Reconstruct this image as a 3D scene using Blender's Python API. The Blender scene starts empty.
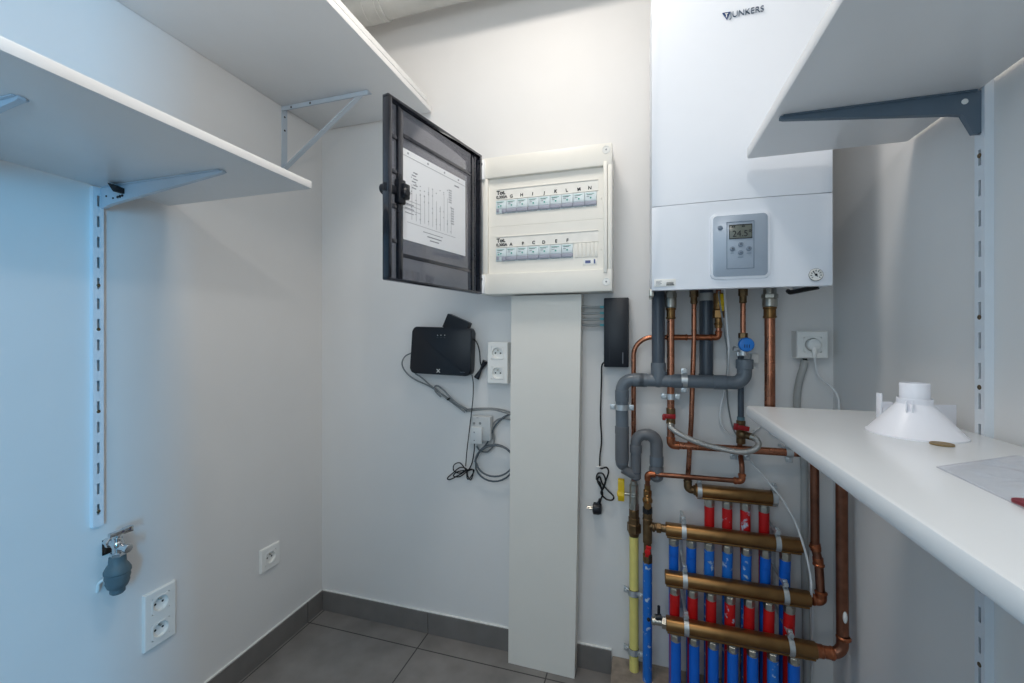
import bpy, bmesh, math, random
from mathutils import Vector, Matrix
random.seed(7)
scn = bpy.context.scene
COL = scn.collection
V = Vector

# ------------------------------------------------------------------ camera geometry
FPX = 425.6; HX = 512.0; HY = 335.5
YAW = math.radians(16.76)
CAM = V((1.274, -1.475, 1.140))
FWD = V((-math.sin(YAW), math.cos(YAW), 0)); RGT = V((math.cos(YAW), math.sin(YAW), 0))
RW = 1.819                      # right wall plane
def ray(px, py):
    return FWD + RGT*((px-HX)/FPX) + V((0, 0, (HY-py)/FPX))
def B(px, py, off=0.0):         # point seen at a pixel, standing off from the back wall
    d = ray(px, py); t = (-off-CAM.y)/d.y
    return CAM + d*t
def Lw(px, py, off=0.0):        # ... off the left wall
    d = ray(px, py); t = (off-CAM.x)/d.x
    return CAM + d*t
def Rw(px, py, off=0.0):
    d = ray(px, py); t = (RW-off-CAM.x)/d.x
    return CAM + d*t
def H(px, py, z):               # ... on a horizontal plane
    d = ray(px, py); t = (z-CAM.z)/d.z
    return CAM + d*t
def PL(px, py, o, n):
    d = ray(px, py); t = (o-CAM).dot(n)/d.dot(n)
    return CAM + d*t

# ------------------------------------------------------------------ materials
def lin(c):
    return tuple((x/12.92 if x <= .04045 else ((x+.055)/1.055)**2.4) for x in [v/255 for v in c])
MATS = {}
def mat(name, rgb, rough=.5, metal=0.0, var=.04, scale=30, bump=0.0, spec=.5, aniso=None, rough_var=0.0, alpha=None, trans=0.0, ior=1.45, coat=0.0):
    m = bpy.data.materials.new(name); m.use_nodes = True
    nt = m.node_tree; N = nt.nodes; Lk = nt.links
    b = N['Principled BSDF']
    c = lin(rgb)
    b.inputs['Roughness'].default_value = rough
    b.inputs['Metallic'].default_value = metal
    b.inputs['Specular IOR Level'].default_value = spec
    b.inputs['Transmission Weight'].default_value = trans
    b.inputs['IOR'].default_value = ior
    b.inputs['Coat Weight'].default_value = coat
    tc = N.new('ShaderNodeTexCoord'); nz = N.new('ShaderNodeTexNoise')
    nz.inputs['Scale'].default_value = scale; nz.inputs['Detail'].default_value = 4
    Lk.new(tc.outputs['Object'], nz.inputs['Vector'])
    rp = N.new('ShaderNodeValToRGB')
    rp.color_ramp.elements[0].position = .3; rp.color_ramp.elements[1].position = .7
    rp.color_ramp.elements[0].color = (*[x*(1-var) for x in c], 1)
    rp.color_ramp.elements[1].color = (*[min(1, x*(1+var)) for x in c], 1)
    Lk.new(nz.outputs['Fac'], rp.inputs['Fac']); Lk.new(rp.outputs['Color'], b.inputs['Base Color'])
    if bump:
        bp = N.new('ShaderNodeBump'); bp.inputs['Strength'].default_value = bump; bp.inputs['Distance'].default_value = .002
        Lk.new(nz.outputs['Fac'], bp.inputs['Height']); Lk.new(bp.outputs['Normal'], b.inputs['Normal'])
    if rough_var:
        mr = N.new('ShaderNodeMapRange'); mr.inputs['To Min'].default_value = max(.02, rough-rough_var); mr.inputs['To Max'].default_value = rough+rough_var
        Lk.new(nz.outputs['Fac'], mr.inputs['Value']); Lk.new(mr.outputs['Result'], b.inputs['Roughness'])
    MATS[name] = m
    return m

wall_m = mat('wall_paint', (230, 228, 226), .55, var=.012, scale=6, bump=.04)
ceil_m = mat('ceiling_paint', (228, 226, 222), .7, var=.01)
lam_m = mat('white_laminate', (240, 240, 240), .32, var=.008, scale=14)
lamtop_m = mat('shelf_laminate', (236, 238, 240), .22, var=.008, scale=14)
pil_m = mat('pillar_board', (236, 231, 222), .42, var=.012, scale=8)
rail_m = mat('white_steel', (226, 232, 238), .35, var=.01)
brk_m = mat('grey_white_steel', (196, 206, 216), .38, var=.015)
slate_m = mat('slate_steel', (92, 108, 122), .4, var=.03)
dark_m = mat('dark_recess', (28, 28, 30), .6)
cream_m = mat('cream_plastic', (240, 236, 227), .38, var=.01)
white_m = mat('white_plastic', (240, 239, 235), .3, var=.008)
cool_m = mat('cone_plastic', (236, 236, 242), .35, var=.01)
mod_m = mat('breaker_plastic', (216, 227, 230), .4, var=.01)
tog_m = mat('breaker_toggle', (164, 166, 180), .4)
teal_m = mat('teal_print', (46, 156, 140), .5)
ink_m = mat('ink', (30, 30, 34), .6)
grey_ink_m = mat('grey_ink', (104, 108, 116), .6)
boiler_m = mat('boiler_enamel', (232, 236, 243), .42, var=.004)
silver_m = mat('silver_plastic', (160, 172, 186), .34, metal=.15, var=.01)
btn_m = mat('button_grey', (116, 130, 146), .4)
lcd_m = mat('lcd', (108, 112, 104), .25)
navy_m = mat('navy_print', (18, 56, 108), .4)
pvc_m = mat('grey_pvc', (104, 112, 120), .28, var=.05, scale=20)
pvcd_m = mat('dark_grey_pvc', (72, 80, 90), .28, var=.04)
trap_m = mat('trap_pvc', (106, 108, 112), .36, var=.05, scale=25)
copper_m = mat('copper', (172, 114, 88), .27, metal=.95, var=.18, scale=24, rough_var=.1)
copd_m = mat('aged_copper', (136, 90, 70), .34, metal=.9, var=.2, scale=40, rough_var=.12)
solder_m = mat('copper_fitting', (172, 104, 72), .38, metal=.9, var=.28, scale=70, rough_var=.12)
brass_m = mat('brass', (142, 106, 66), .36, metal=.9, var=.14, scale=30, rough_var=.1)
brassd_m = mat('dull_brass', (122, 98, 70), .42, metal=.85, var=.22, scale=60, rough_var=.1)
nickel_m = mat('nickel', (182, 178, 168), .3, metal=.9, var=.1, scale=60)
chrome_m = mat('chrome', (212, 214, 216), .12, metal=1, var=.02)
galv_m = mat('galvanised_steel', (200, 204, 206), .36, metal=.7, var=.1, scale=80)
red_m = mat('red_sleeve', (205, 26, 28), .42, var=.05)
blue_m = mat('blue_sleeve', (14, 104, 210), .42, var=.05)
redh_m = mat('red_handle', (150, 22, 26), .4)
yel_m = mat('yellow_pipe', (234, 220, 128), .38, var=.04)
yelh_m = mat('yellow_handle', (238, 196, 22), .4)
blueh_m = mat('blue_cap', (36, 126, 214), .35)
black_m = mat('black_plastic', (20, 23, 31), .38, var=.03)
blackc_m = mat('black_cable', (16, 16, 18), .45)
greyc_m = mat('grey_cable', (134, 137, 138), .5)
lgreyc_m = mat('light_grey_cable', (150, 152, 152), .5)
dgreyc_m = mat('dark_grey_cable', (88, 96, 102), .5)
whitec_m = mat('white_cable', (226, 226, 226), .4)
cond_m = mat('grey_conduit', (176, 176, 173), .5)
boot_m = mat('boot_rubber', (84, 104, 112), .5, var=.05)
plate_m = mat('rust_plate', (58, 44, 36), .5, metal=.5, var=.3, scale=70)
coin_m = mat('coin_bronze', (142, 120, 84), .5, metal=.4, var=.1, scale=200)
hinge_m = mat('hinge_white', (248, 248, 248), .35)
strip_m = mat('strip_cream', (243, 240, 233), .5)
paper_m = mat('paper', (236, 238, 242), .6, var=.006)
gold_m = mat('gold_screw', (112, 96, 74), .35, metal=.8)
tile_m = mat('skirting_tile', (118, 114, 111), .5, var=.08, scale=14, bump=.05)
concrete_m = mat('raw_screed', (142, 130, 118), .85, var=.2, scale=34, bump=.4)
duct_m = mat('duct_grey', (196, 196, 192), .35, metal=.2, var=.04)
redc_m = mat('dark_red', (120, 30, 44), .5)

# braided steel hose
def braid():
    m = mat('braided_steel', (196, 194, 190), .32, metal=.75, var=.04)
    nt = m.node_tree; N = nt.nodes; Lk = nt.links
    tc = N.new('ShaderNodeTexCoord'); vo = N.new('ShaderNodeTexVoronoi'); vo.inputs['Scale'].default_value = 420
    Lk.new(tc.outputs['Object'], vo.inputs['Vector'])
    bp = N.new('ShaderNodeBump'); bp.inputs['Strength'].default_value = .6; bp.inputs['Distance'].default_value = .002
    Lk.new(vo.outputs['Distance'], bp.inputs['Height']); Lk.new(bp.outputs['Normal'], N['Principled BSDF'].inputs['Normal'])
    return m
braid_m = braid()
# sleeve with white paint splashes
def splashed(name, rgb):
    m = mat(name, rgb, .45, var=.04)
    nt = m.node_tree; N = nt.nodes; Lk = nt.links; b = N['Principled BSDF']
    src = b.inputs['Base Color'].links[0].from_socket
    tc = N.new('ShaderNodeTexCoord'); nz = N.new('ShaderNodeTexNoise'); nz.inputs['Scale'].default_value = 55; nz.inputs['Detail'].default_value = 3
    Lk.new(tc.outputs['Object'], nz.inputs['Vector'])
    rp = N.new('ShaderNodeValToRGB'); rp.color_ramp.elements[0].position = .60; rp.color_ramp.elements[1].position = .68
    Lk.new(nz.outputs['Fac'], rp.inputs['Fac'])
    mx = N.new('ShaderNodeMix'); mx.data_type = 'RGBA'
    Lk.new(rp.outputs['Color'], mx.inputs['Factor']); Lk.new(src, mx.inputs['A']); mx.inputs['B'].default_value = (.5, .62, .75, 1)
    Lk.new(mx.outputs['Result'], b.inputs['Base Color'])
    return m
bluesp_m = splashed('splashed_blue_sleeve', (30, 114, 206))
redsp_m = splashed('splashed_red_sleeve', (205, 28, 30))
# floor tiles: grout grid in world coordinates
def floor_mat():
    m = bpy.data.materials.new('floor_tiles'); m.use_nodes = True
    nt = m.node_tree; N = nt.nodes; Lk = nt.links; b = N['Principled BSDF']
    tc = N.new('ShaderNodeTexCoord'); sp = N.new('ShaderNodeSeparateXYZ'); Lk.new(tc.outputs['Object'], sp.inputs['Vector'])
    def math_(op, a, bb):
        n = N.new('ShaderNodeMath'); n.operation = op
        for i, x in enumerate((a, bb)):
            if x is None: continue
            if isinstance(x, (int, float)): n.inputs[i].default_value = x
            else: Lk.new(x, n.inputs[i])
        return n.outputs[0]
    P_ = .477
    def line(s, off):
        f = math_('MODULO', math_('ADD', s, 10*P_-off), P_)
        f = math_('ABSOLUTE', math_('SUBTRACT', f, P_/2), None)
        return math_('GREATER_THAN', f, P_/2-.0022)
    g = math_('MAXIMUM', line(sp.outputs['X'], .496), line(sp.outputs['Y'], -.089))
    nz = N.new('ShaderNodeTexNoise'); nz.inputs['Scale'].default_value = 9; nz.inputs['Detail'].default_value = 8
    Lk.new(tc.outputs['Object'], nz.inputs['Vector'])
    rp = N.new('ShaderNodeValToRGB'); rp.color_ramp.elements[0].position = .3; rp.color_ramp.elements[1].position = .75
    rp.color_ramp.elements[0].color = (*lin((120, 116, 113)), 1); rp.color_ramp.elements[1].color = (*lin((145, 140, 136)), 1)
    Lk.new(nz.outputs['Fac'], rp.inputs['Fac'])
    mx = N.new('ShaderNodeMix'); mx.data_type = 'RGBA'; Lk.new(g, mx.inputs['Factor'])
    Lk.new(rp.outputs['Color'], mx.inputs['A']); mx.inputs['B'].default_value = (*lin((56, 54, 53)), 1)
    Lk.new(mx.outputs['Result'], b.inputs['Base Color']); b.inputs['Roughness'].default_value = .42
    bp = N.new('ShaderNodeBump'); bp.inputs['Strength'].default_value = .08; Lk.new(nz.outputs['Fac'], bp.inputs['Height']); Lk.new(bp.outputs['Normal'], b.inputs['Normal'])
    return m
floor_m = floor_mat()
# smoked plastic: transparent + glossy
def smoked(name, tint, gloss, rough=.08, body=(.012, .013, .018)):
    m = bpy.data.materials.new(name); m.use_nodes = True
    nt = m.node_tree; N = nt.nodes; Lk = nt.links
    N.remove(N['Principled BSDF'])
    out = [n for n in N if n.type == 'OUTPUT_MATERIAL'][0]
    tr = N.new('ShaderNodeBsdfTransparent'); tr.inputs['Color'].default_value = (*tint, 1)
    gl = N.new('ShaderNodeBsdfGlossy'); gl.inputs['Roughness'].default_value = rough; gl.inputs['Color'].default_value = (.8, .8, .85, 1)
    fr = N.new('ShaderNodeLayerWeight'); fr.inputs['Blend'].default_value = .12
    nz = N.new('ShaderNodeTexNoise'); nz.inputs['Scale'].default_value = 20
    tc = N.new('ShaderNodeTexCoord'); Lk.new(tc.outputs['Object'], nz.inputs['Vector'])
    ad = N.new('ShaderNodeMath'); ad.operation = 'MULTIPLY_ADD'; Lk.new(nz.outputs['Fac'], ad.inputs[0]); ad.inputs[1].default_value = .02
    Lk.new(fr.outputs['Facing'], ad.inputs[2])
    df = N.new('ShaderNodeBsdfDiffuse'); df.inputs['Color'].default_value = (*body, 1)
    m1 = N.new('ShaderNodeMixShader'); m1.inputs['Fac'].default_value = gloss
    Lk.new(tr.outputs[0], m1.inputs[1]); Lk.new(df.outputs[0], m1.inputs[2])
    mx = N.new('ShaderNodeMixShader'); Lk.new(ad.outputs[0], mx.inputs['Fac']); Lk.new(m1.outputs[0], mx.inputs[1]); Lk.new(gl.outputs[0], mx.inputs[2])
    Lk.new(mx.outputs[0], out.inputs['Surface'])
    return m
smoke_m = smoked('smoked_pane', (.62, .62, .65), .16)
smoked_m = smoked('smoked_rim', (.30, .30, .34), .62)
film_m = smoked('clear_film', (.97, .98, 1), .26, .2, (.93, .95, .97))

# ------------------------------------------------------------------ mesh builder
class MB:
    def __init__(s, M=None): s.bm = bmesh.new(); s.M = M or Matrix.Identity(4)
    def _v(s, p): return s.bm.verts.new(s.M @ V(p))
    def face(s, vs):
        try: return s.bm.faces.new(vs)
        except ValueError: return None
    def box(s, a, b, bev=0.0, seg=2):
        x0, x1 = sorted((a[0], b[0])); y0, y1 = sorted((a[1], b[1])); z0, z1 = sorted((a[2], b[2]))
        vs = [s._v(p) for p in ((x0,y0,z0),(x1,y0,z0),(x1,y1,z0),(x0,y1,z0),(x0,y0,z1),(x1,y0,z1),(x1,y1,z1),(x0,y1,z1))]
        fs = [s.face([vs[i] for i in f]) for f in ((0,3,2,1),(4,5,6,7),(0,1,5,4),(1,2,6,5),(2,3,7,6),(3,0,4,7))]
        if bev:
            es = list({e for f in fs for e in f.edges})
            bmesh.ops.bevel(s.bm, geom=es, offset=bev, segments=seg, affect='EDGES', profile=.5)
        return s
    def prism(s, pts, a, b, axis='y', bev=0.0):     # polygon (2-D) extruded between a and b
        def mk(p, t):
            return {'y': (p[0], t, p[1]), 'x': (t, p[0], p[1]), 'z': (p[0], p[1], t)}[axis]
        A = [s._v(mk(p, a)) for p in pts]; Bv = [s._v(mk(p, b)) for p in pts]; n = len(pts)
        fs = [s.face(A[::-1]), s.face(Bv)]
        for i in range(n): fs.append(s.face([A[i], A[(i+1) % n], Bv[(i+1) % n], Bv[i]]))
        if bev:
            es = [e for f in fs[:2] if f for e in f.edges]
            bmesh.ops.bevel(s.bm, geom=list(set(es)), offset=bev, segments=2, affect='EDGES', profile=.5)
        return s
    def lathe(s, prof, o, ax, n=28, cap=True):      # prof: (radius, distance along axis)
        ax = V(ax).normalized(); o = V(o)
        r = ax.orthogonal().normalized(); q = ax.cross(r)
        rings = []
        for (rad, h) in prof:
            rings.append([s._v(o+ax*h+(r*math.cos(2*math.pi*i/n)+q*math.sin(2*math.pi*i/n))*max(rad, 1e-5)) for i in range(n)])
        for a, b in zip(rings, rings[1:]):
            for i in range(n): s.face([a[i], a[(i+1) % n], b[(i+1) % n], b[i]])
        if cap:
            s.face(rings[0][::-1]); s.face(rings[-1])
        return s
    def cyl(s, a, b, r, r2=None, n=20, ch=0.0):
        a = V(a); b = V(b); L = (b-a).length; r2 = r if r2 is None else r2
        if ch: pr = [(r-ch, 0), (r, ch), (r2, L-ch), (r2-ch, L)]
        else: pr = [(r, 0), (r2, L)]
        return s.lathe(pr, a, b-a, n)
    def hexnut(s, a, b, r): return s.cyl(a, b, r, n=6, ch=r*.08)
    def sphere(s, c, r, n=16, sq=(1, 1, 1)):
        M = s.M @ Matrix.Translation(V(c)) @ Matrix.Diagonal((r*sq[0], r*sq[1], r*sq[2], 1))
        bmesh.ops.create_uvsphere(s.bm, u_segments=n, v_segments=n//2, radius=1, matrix=M); return s
    def sweep(s, pts, r, n=14, caps=True):
        pts = [V(p) for p in pts]
        pp = [pts[0]]
        for p in pts[1:]:
            if (p-pp[-1]).length > 1e-5: pp.append(p)
        pts = pp; m = len(pts)
        T = []
        for i in range(m):
            t = pts[min(i+1, m-1)]-pts[max(i-1, 0)]; T.append(t.normalized())
        u = T[0].orthogonal().normalized(); rings = []
        for i in range(m):
            u = (u - T[i]*u.dot(T[i]))
            u = u.normalized() if u.length > 1e-6 else T[i].orthogonal().normalized()
            w = T[i].cross(u)
            rr = r(i/(m-1)) if callable(r) else r
            rings.append([s._v(pts[i]+(u*math.cos(2*math.pi*k/n)+w*math.sin(2*math.pi*k/n))*rr) for k in range(n)])
        for a, b in zip(rings, rings[1:]):
            for k in range(n): s.face([a[k], a[(k+1) % n], b[(k+1) % n], b[k]])
        if caps: s.face(rings[0][::-1]); s.face(rings[-1])
        return s
    def text(s, body, size, M, ext=.0004, sx=1.0, bold=0.0):
        cu = bpy.data.curves.new('t', 'FONT'); cu.body = body; cu.size = size; cu.extrude = ext; cu.align_x = 'CENTER'; cu.align_y = 'CENTER'; cu.offset = bold
        ob = bpy.data.objects.new('t', cu); COL.objects.link(ob)
        bpy.context.view_layer.update()
        me = bpy.data.meshes.new_from_object(ob.evaluated_get(bpy.context.evaluated_depsgraph_get()))
        me.transform(s.M @ M @ Matrix.Diagonal((sx, 1, 1, 1)))
        s.bm.from_mesh(me); bpy.data.meshes.remove(me); bpy.data.objects.remove(ob); bpy.data.curves.remove(cu)
        return s
def fillet(pts, rad, n=8):
    pts = [V(p) for p in pts]; out = [pts[0]]
    for i in range(1, len(pts)-1):
        a, b, c = pts[i-1], pts[i], pts[i+1]
        rd = rad[i-1] if isinstance(rad, (list, tuple)) else rad
        d1 = (a-b).normalized(); d2 = (c-b).normalized(); ang = d1.angle(d2)
        if ang > math.pi-.02 or rd <= 0: out.append(b); continue
        t = min(rd/math.tan(ang/2), (a-b).length*.49, (c-b).length*.49)
        r = t*math.tan(ang/2)
        ctr = b+(d1+d2).normalized()*(r/math.sin(ang/2))
        s0 = b+d1*t-ctr; s1 = b+d2*t-ctr
        tot = s0.angle(s1); axv = s0.cross(s1).normalized()
        for k in range(n+1):
            out.append(ctr + Matrix.Rotation(tot*k/n, 3, axv) @ s0)
    out.append(pts[-1]); return out
def spline(pts, n=10):
    pts = [V(p) for p in pts]; P4 = [pts[0]*2-pts[1]]+pts+[pts[-1]*2-pts[-2]]; out = []
    for i in range(1, len(P4)-2):
        p0, p1, p2, p3 = P4[i-1:i+3]
        for k in range(n):
            t = k/n
            out.append(.5*((2*p1)+(p2-p0)*t+(2*p0-5*p1+4*p2-p3)*t*t+(3*p1-p0-3*p2+p3)*t**3))
    out.append(pts[-1]); return out
def frame(o, a, up, n):
    a, up, n = V(a).normalized(), V(up).normalized(), V(n).normalized()
    return Matrix(((a.x, up.x, n.x, o[0]), (a.y, up.y, n.y, o[1]), (a.z, up.z, n.z, o[2]), (0, 0, 0, 1)))
TXT_BACK = lambda x, y, z: frame((x, y, z), (1, 0, 0), (0, 0, 1), (0, -1, 0))

def obj(name, mb, m, parent=None, label=None, smooth=35):
    bm = mb.bm
    bmesh.ops.remove_doubles(bm, verts=bm.verts, dist=1e-6)
    bmesh.ops.recalc_face_normals(bm, faces=bm.faces)
    me = bpy.data.meshes.new(name)
    o = bpy.data.objects.new(name, me); COL.objects.link(o)
    off = V((0, 0, 0))
    if parent:
        o.parent = parent; q = parent
        while q: off += q.location; q = q.parent
    else:
        bm.verts.ensure_lookup_table()
    bmesh.ops.translate(bm, verts=bm.verts, vec=-off)
    bm.to_mesh(me); bm.free()
    me.materials.append(m)
    if smooth:
        for p in me.polygons: p.use_smooth = True
        me.set_sharp_from_angle(angle=math.radians(smooth))
    if label: o['label'] = label
    return o
def solo(name, mb, m, label, cat, group=None, origin=None, smooth=35):   # a thing that is one mesh
    o = obj(name, mb, m, None, smooth=smooth)
    if origin is not None:
        o.data.transform(Matrix.Translation(-V(origin))); o.location = origin
    o['label'] = label; o['category'] = cat
    if group: o['group'] = group
    return o
def thing(name, label, cat, loc, group=None):
    o = bpy.data.objects.new(name, None); COL.objects.link(o); o.location = loc
    o.empty_display_size = .05
    o['label'] = label; o['category'] = cat
    if group: o['group'] = group
    return o
def struct(name, mb, m, smooth=0):
    o = obj(name, mb, m, None, smooth=smooth); o['kind'] = 'structure'; return o

# ------------------------------------------------------------------ the room
YF = -2.02; ZC = 2.55; T = .12
struct('floor', MB().box((-T, YF-1.6, -.1), (RW+1.6, T, 0)), floor_m)
struct('ceiling', MB().box((-T, YF-T, ZC), (RW+T, T, ZC+.1)), ceil_m)
struct('wall_back', MB().box((-T, 0, 0), (RW+T, T, ZC)), wall_m)
struct('wall_left', MB().box((-T, YF-T, 0), (0, 0, ZC)), wall_m)
struct('wall_right', MB().box((RW, YF-T, 0), (RW+T, 0, ZC)), wall_m)
DX0, DX1, DZ = .45, 1.42, 2.08
wf = MB(); wf.box((0, YF-T, 0), (DX0, YF, ZC)); wf.box((DX1, YF-T, 0), (RW, YF, ZC)); wf.box((DX0, YF-T, DZ), (DX1, YF, ZC))
struct('wall_front', wf, wall_m)
# skirting of the same tile, with a thin caulk line on top
BH = .079; BT = .010
px1 = 1.182
bl = MB()
y = -.003
for e in (-.09, -.567, -1.044, -1.521, -1.998):
    bl.box((0, e+.0015, 0), (BT, y if y > -.01 else y-.0015, BH), .001); y = e
struct('baseboard_left', bl, tile_m)
bb = MB(); x = BT
for e in (.4965, .9735, px1):
    bb.box((x+.001, -BT, 0), (e-.001, 0, BH), .001); x = e
struct('baseboard_back', bb, tile_m)
struct('trim_1', MB().box((0, -1.998, BH), (.006, 0, BH+.003)).box((0, -.006, BH), (px1, 0, BH+.003)), white_m)
# raw screed upstand where the pipes leave the floor
scr = MB().box((px1+.002, -.215, 0), (RW, 0, .060), .004)
struct('trim_2', scr, concrete_m)

# ------------------------------------------------------------------ shelves
def board(label, a, b, m=lam_m, bev=.0007, group=None, cat='shelf'):
    o = MB().box(a, b, bev); return solo('shelf_board', o, m, label, cat, group, origin=((a[0]+b[0])/2, (a[1]+b[1])/2, min(a[2], b[2])))
ZL, ZU = 1.502, 1.990
board('white shelf board on the left wall, lower one, ending short of the corner', (.013, -1.96, ZL), (.498, -.612, ZL+.018))
board('white shelf board high in the left corner, lower of two lying together', (0.002, -1.98, ZU), (.512, -.012, ZU+.019), group='boards of the high corner shelf')
board('white shelf board lying on top of the high corner shelf', (.004, -1.97, ZU+.0255), (.509, -.040, ZU+.0435), group='boards of the high corner shelf')
ZRU, ZRL = 1.541, .980
board('white shelf board high on the right wall with dark bracket beneath', (1.506, -1.95, ZRU), (1.806, -.392, ZRU+.025), bev=.005)
board('white shelf board at waist height on the right wall carrying a white cone', (1.505, -1.95, ZRL-.025), (1.806, -.388, ZRL), m=lamtop_m, bev=.006)

def wall_rail(label, xw, sgn, yc, z0, z1, screws, group, zs0=None):
    """slotted upright: U-channel on a side wall; sgn = direction of the room"""
    t = thing('shelf_rail', label, 'rail', (xw, yc, z0), group)
    w = .0108; d = .012
    m = MB()
    f0, f1 = xw+sgn*(d-.0018), xw+sgn*d
    for s_ in (-1, 1):
        m.box((xw, yc+s_*w, z0), (f0, yc+s_*(w-.0018), z1))
        m.box((f0, yc+s_*w, z0), (f1, yc+s_*.0028, z1))
    z = z1-.02; prev = z1
    while z > z0+.03:
        m.box((f0, yc-.0028, prev), (f1, yc+.0028, z)); prev = z-.026; z -= .050
    m.box((f0, yc-.0028, prev), (f1, yc+.0028, z0))
    obj('channel', m, rail_m, t, smooth=0)
    for zz in screws:
        obj('screw', MB().lathe([(.0001, 0), (.0040, 0), (.0040, .0006), (.003, .0014), (.0014, .0012), (.0001, .0005)], (f1, yc, zz), (sgn, 0, 0), 18, cap=False), gold_m, t)
    return t
YR = Rw(979.5, 300, .012).y
wall_rail('white slotted shelf upright on the left wall beneath the lower shelf', 0, 1, Lw(98.5, 400, .012).y, .675, 1.5, (1.262, 1.155, .955, .712), None)
wall_rail('white slotted shelf upright on the right wall behind the white cone', RW, -1, YR, .24, 1.565, (1.435, 1.17, 1.055, .60), None)

def arm_bracket(label, yc, xw, sgn, L, zt, m, t_=.0048, hw=.042, hook=.05, group=None, slot_screw=None):
    """tapered pressed-steel cantilever arm"""
    th = thing('shelf_bracket', label, 'bracket', (xw, yc, zt-hw), group)
    X = lambda a: xw+sgn*a
    pts = [(X(.012), zt), (X(L), zt), (X(L), zt-.005), (X(L-.006), zt-.007), (X(.052), zt-hw*.94), (X(.036), zt-hw), (X(.022), zt-hw-hook), (X(.012), zt-hw-hook)]
    obj('arm', MB().prism(pts, yc-t_, yc+t_, 'y', .0008), m, th, smooth=0)
    obj('support_flange', MB().box((X(.02), yc-.010, zt-.0022), (X(L-.004), yc+.010, zt-.0002)), m, th, smooth=0)
    if slot_screw:
        obj('screw', MB().lathe([(.0045, 0), (.0045, .001), (.002, .002)], (X(slot_screw[0]), yc-t_, zt-slot_screw[1]), (0, -1, 0), 16), white_m, th)
    return th
b1 = arm_bracket('white arm bracket with a dark clip under the lower left shelf', -.765, 0, 1, .402, ZL-.0004, brk_m, group='white arm brackets under the lower left shelf', hook=.004, hw=.046)
ck = MB().prism([(.070, ZL-.001), (.098, ZL-.012), (.098, ZL-.024), (.090, ZL-.024)], -.789, -.7705, 'y')
obj('clip', ck, dark_m, b1, 'dark bent metal clip', smooth=0)
sc = MB()
for k, (xx, zz, r) in enumerate(((.058, .031, .0022), (.074, .030, .0032), (.082, .029, .0036), (.090, .028, .0030), (.034, .024, .0022))):
    sc.cyl((xx, -.7695, ZL-zz), (xx, -.7712, ZL-zz), r, n=12)
obj('rivet_row', sc, dark_m, b1)
b2 = arm_bracket('white arm bracket at the left picture edge under the lower left shelf', -1.072, 0, 1, .378, ZL-.0004, brk_m, group='white arm brackets under the lower left shelf', hook=.004, hw=.046)
obj('wall_tab', MB().box((.0, -1.078, ZL-.045), (.013, -1.066, ZL-.001)), brk_m, b2, smooth=0)
b3 = arm_bracket('dark slate-grey arm bracket under the high right shelf', YR, RW, -1, .300, ZRU-.0004, slate_m, slot_screw=(.034, .016), hook=.034, hw=.036)

# folding triangle bracket under the high corner shelf
tb = thing('triangle_bracket', 'grey-white triangular strut bracket under the high corner shelf', 'bracket', (0, -.200, 1.757))
yb = -.198; w = .0125
m = MB().box((0.0, yb-w, 1.757), (.003, yb+w, ZU-.001), .0006); obj('wall_leg', m, brk_m, tb, smooth=0)
m = MB().box((.003, yb-w, ZU-.0035), (.372, yb+w, ZU-.0005), .0006).box((.003, yb-w, ZU-.016), (.372, yb-w+.003, ZU-.003)); obj('shelf_leg', m, brk_m, tb, smooth=0)
m = MB(); a = V((.003, yb, 1.762)); b_ = V((.335, yb, ZU-.006)); d = (b_-a).normalized(); nrm = V((-d.z, 0, d.x))
MM = frame(a, d, nrm, (0, 1, 0)); m = MB(MM).box((0, -.0018, -.010), ((b_-a).length, .0018, .010), .0006); obj('strut', m, brk_m, tb, smooth=0)
for (p, n_) in (((.003, yb, ZU-.035), (1, 0, 0)), ((.003, yb, ZU-.085), (1, 0, 0)), ((.045, yb-w, ZU-.010), (0, -1, 0)), ((.355, yb, ZU-.004), (0, 0, -1)), ((.13, yb-w, ZU-.0085), (0, -1, 0))):
    obj('screw', MB().lathe([(.0036, 0), (.0036, .0008), (.002, .0016)], p, n_, 14), dark_m, tb)

# ------------------------------------------------------------------ sockets
def socket_insert(t, M, cy, half=.0225, rim=None, z=.009):
    """type-E insert: square plate with round well, earth pin and two contact holes"""
    n = 32; r = .0195; dpt = .0085 if z > .0088 else z-.001
    mb = MB(M); sq = []
    for i in range(n):
        a = 2*math.pi*(i+.5)/n; c, s_ = math.cos(a), math.sin(a); k = half/max(abs(c), abs(s_))
        sq.append((c*k, s_*k))
    ring = lambda rr, zz: [mb._v((rr*math.cos(2*math.pi*(i+.5)/n), cy+rr*math.sin(2*math.pi*(i+.5)/n), zz)) for i in range(n)]
    zf = z+.0012
    o0 = [mb._v((x, cy+y_, z-.0005)) for x, y_ in sq]; o1 = [mb._v((x*.985, cy+y_*.985, zf)) for x, y_ in sq]
    i1 = ring(r, zf); i2 = ring(r*.96, zf-dpt)
    for A, Bq in ((o0, o1), (o1, i1), (i1, i2)):
        for i in range(n): mb.face([A[i], A[(i+1) % n], Bq[(i+1) % n], Bq[i]])
    mb.face(i2)
    ins = obj('socket_insert', mb, white_m, t)
    zb = zf-dpt
    obj('earth_pin', MB(M).cyl((0, cy+.0105, zb), (0, cy+.0105, zf-.0006), .0024, n=12, ch=.0006), nickel_m, ins)
    for s_ in (-1, 1):
        obj('contact_hole', MB(M).cyl((s_*.0095, cy-.0005, zb-.0003), (s_*.0095, cy-.0005, zb+.0003), .0030, n=12), dark_m, ins)
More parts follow.
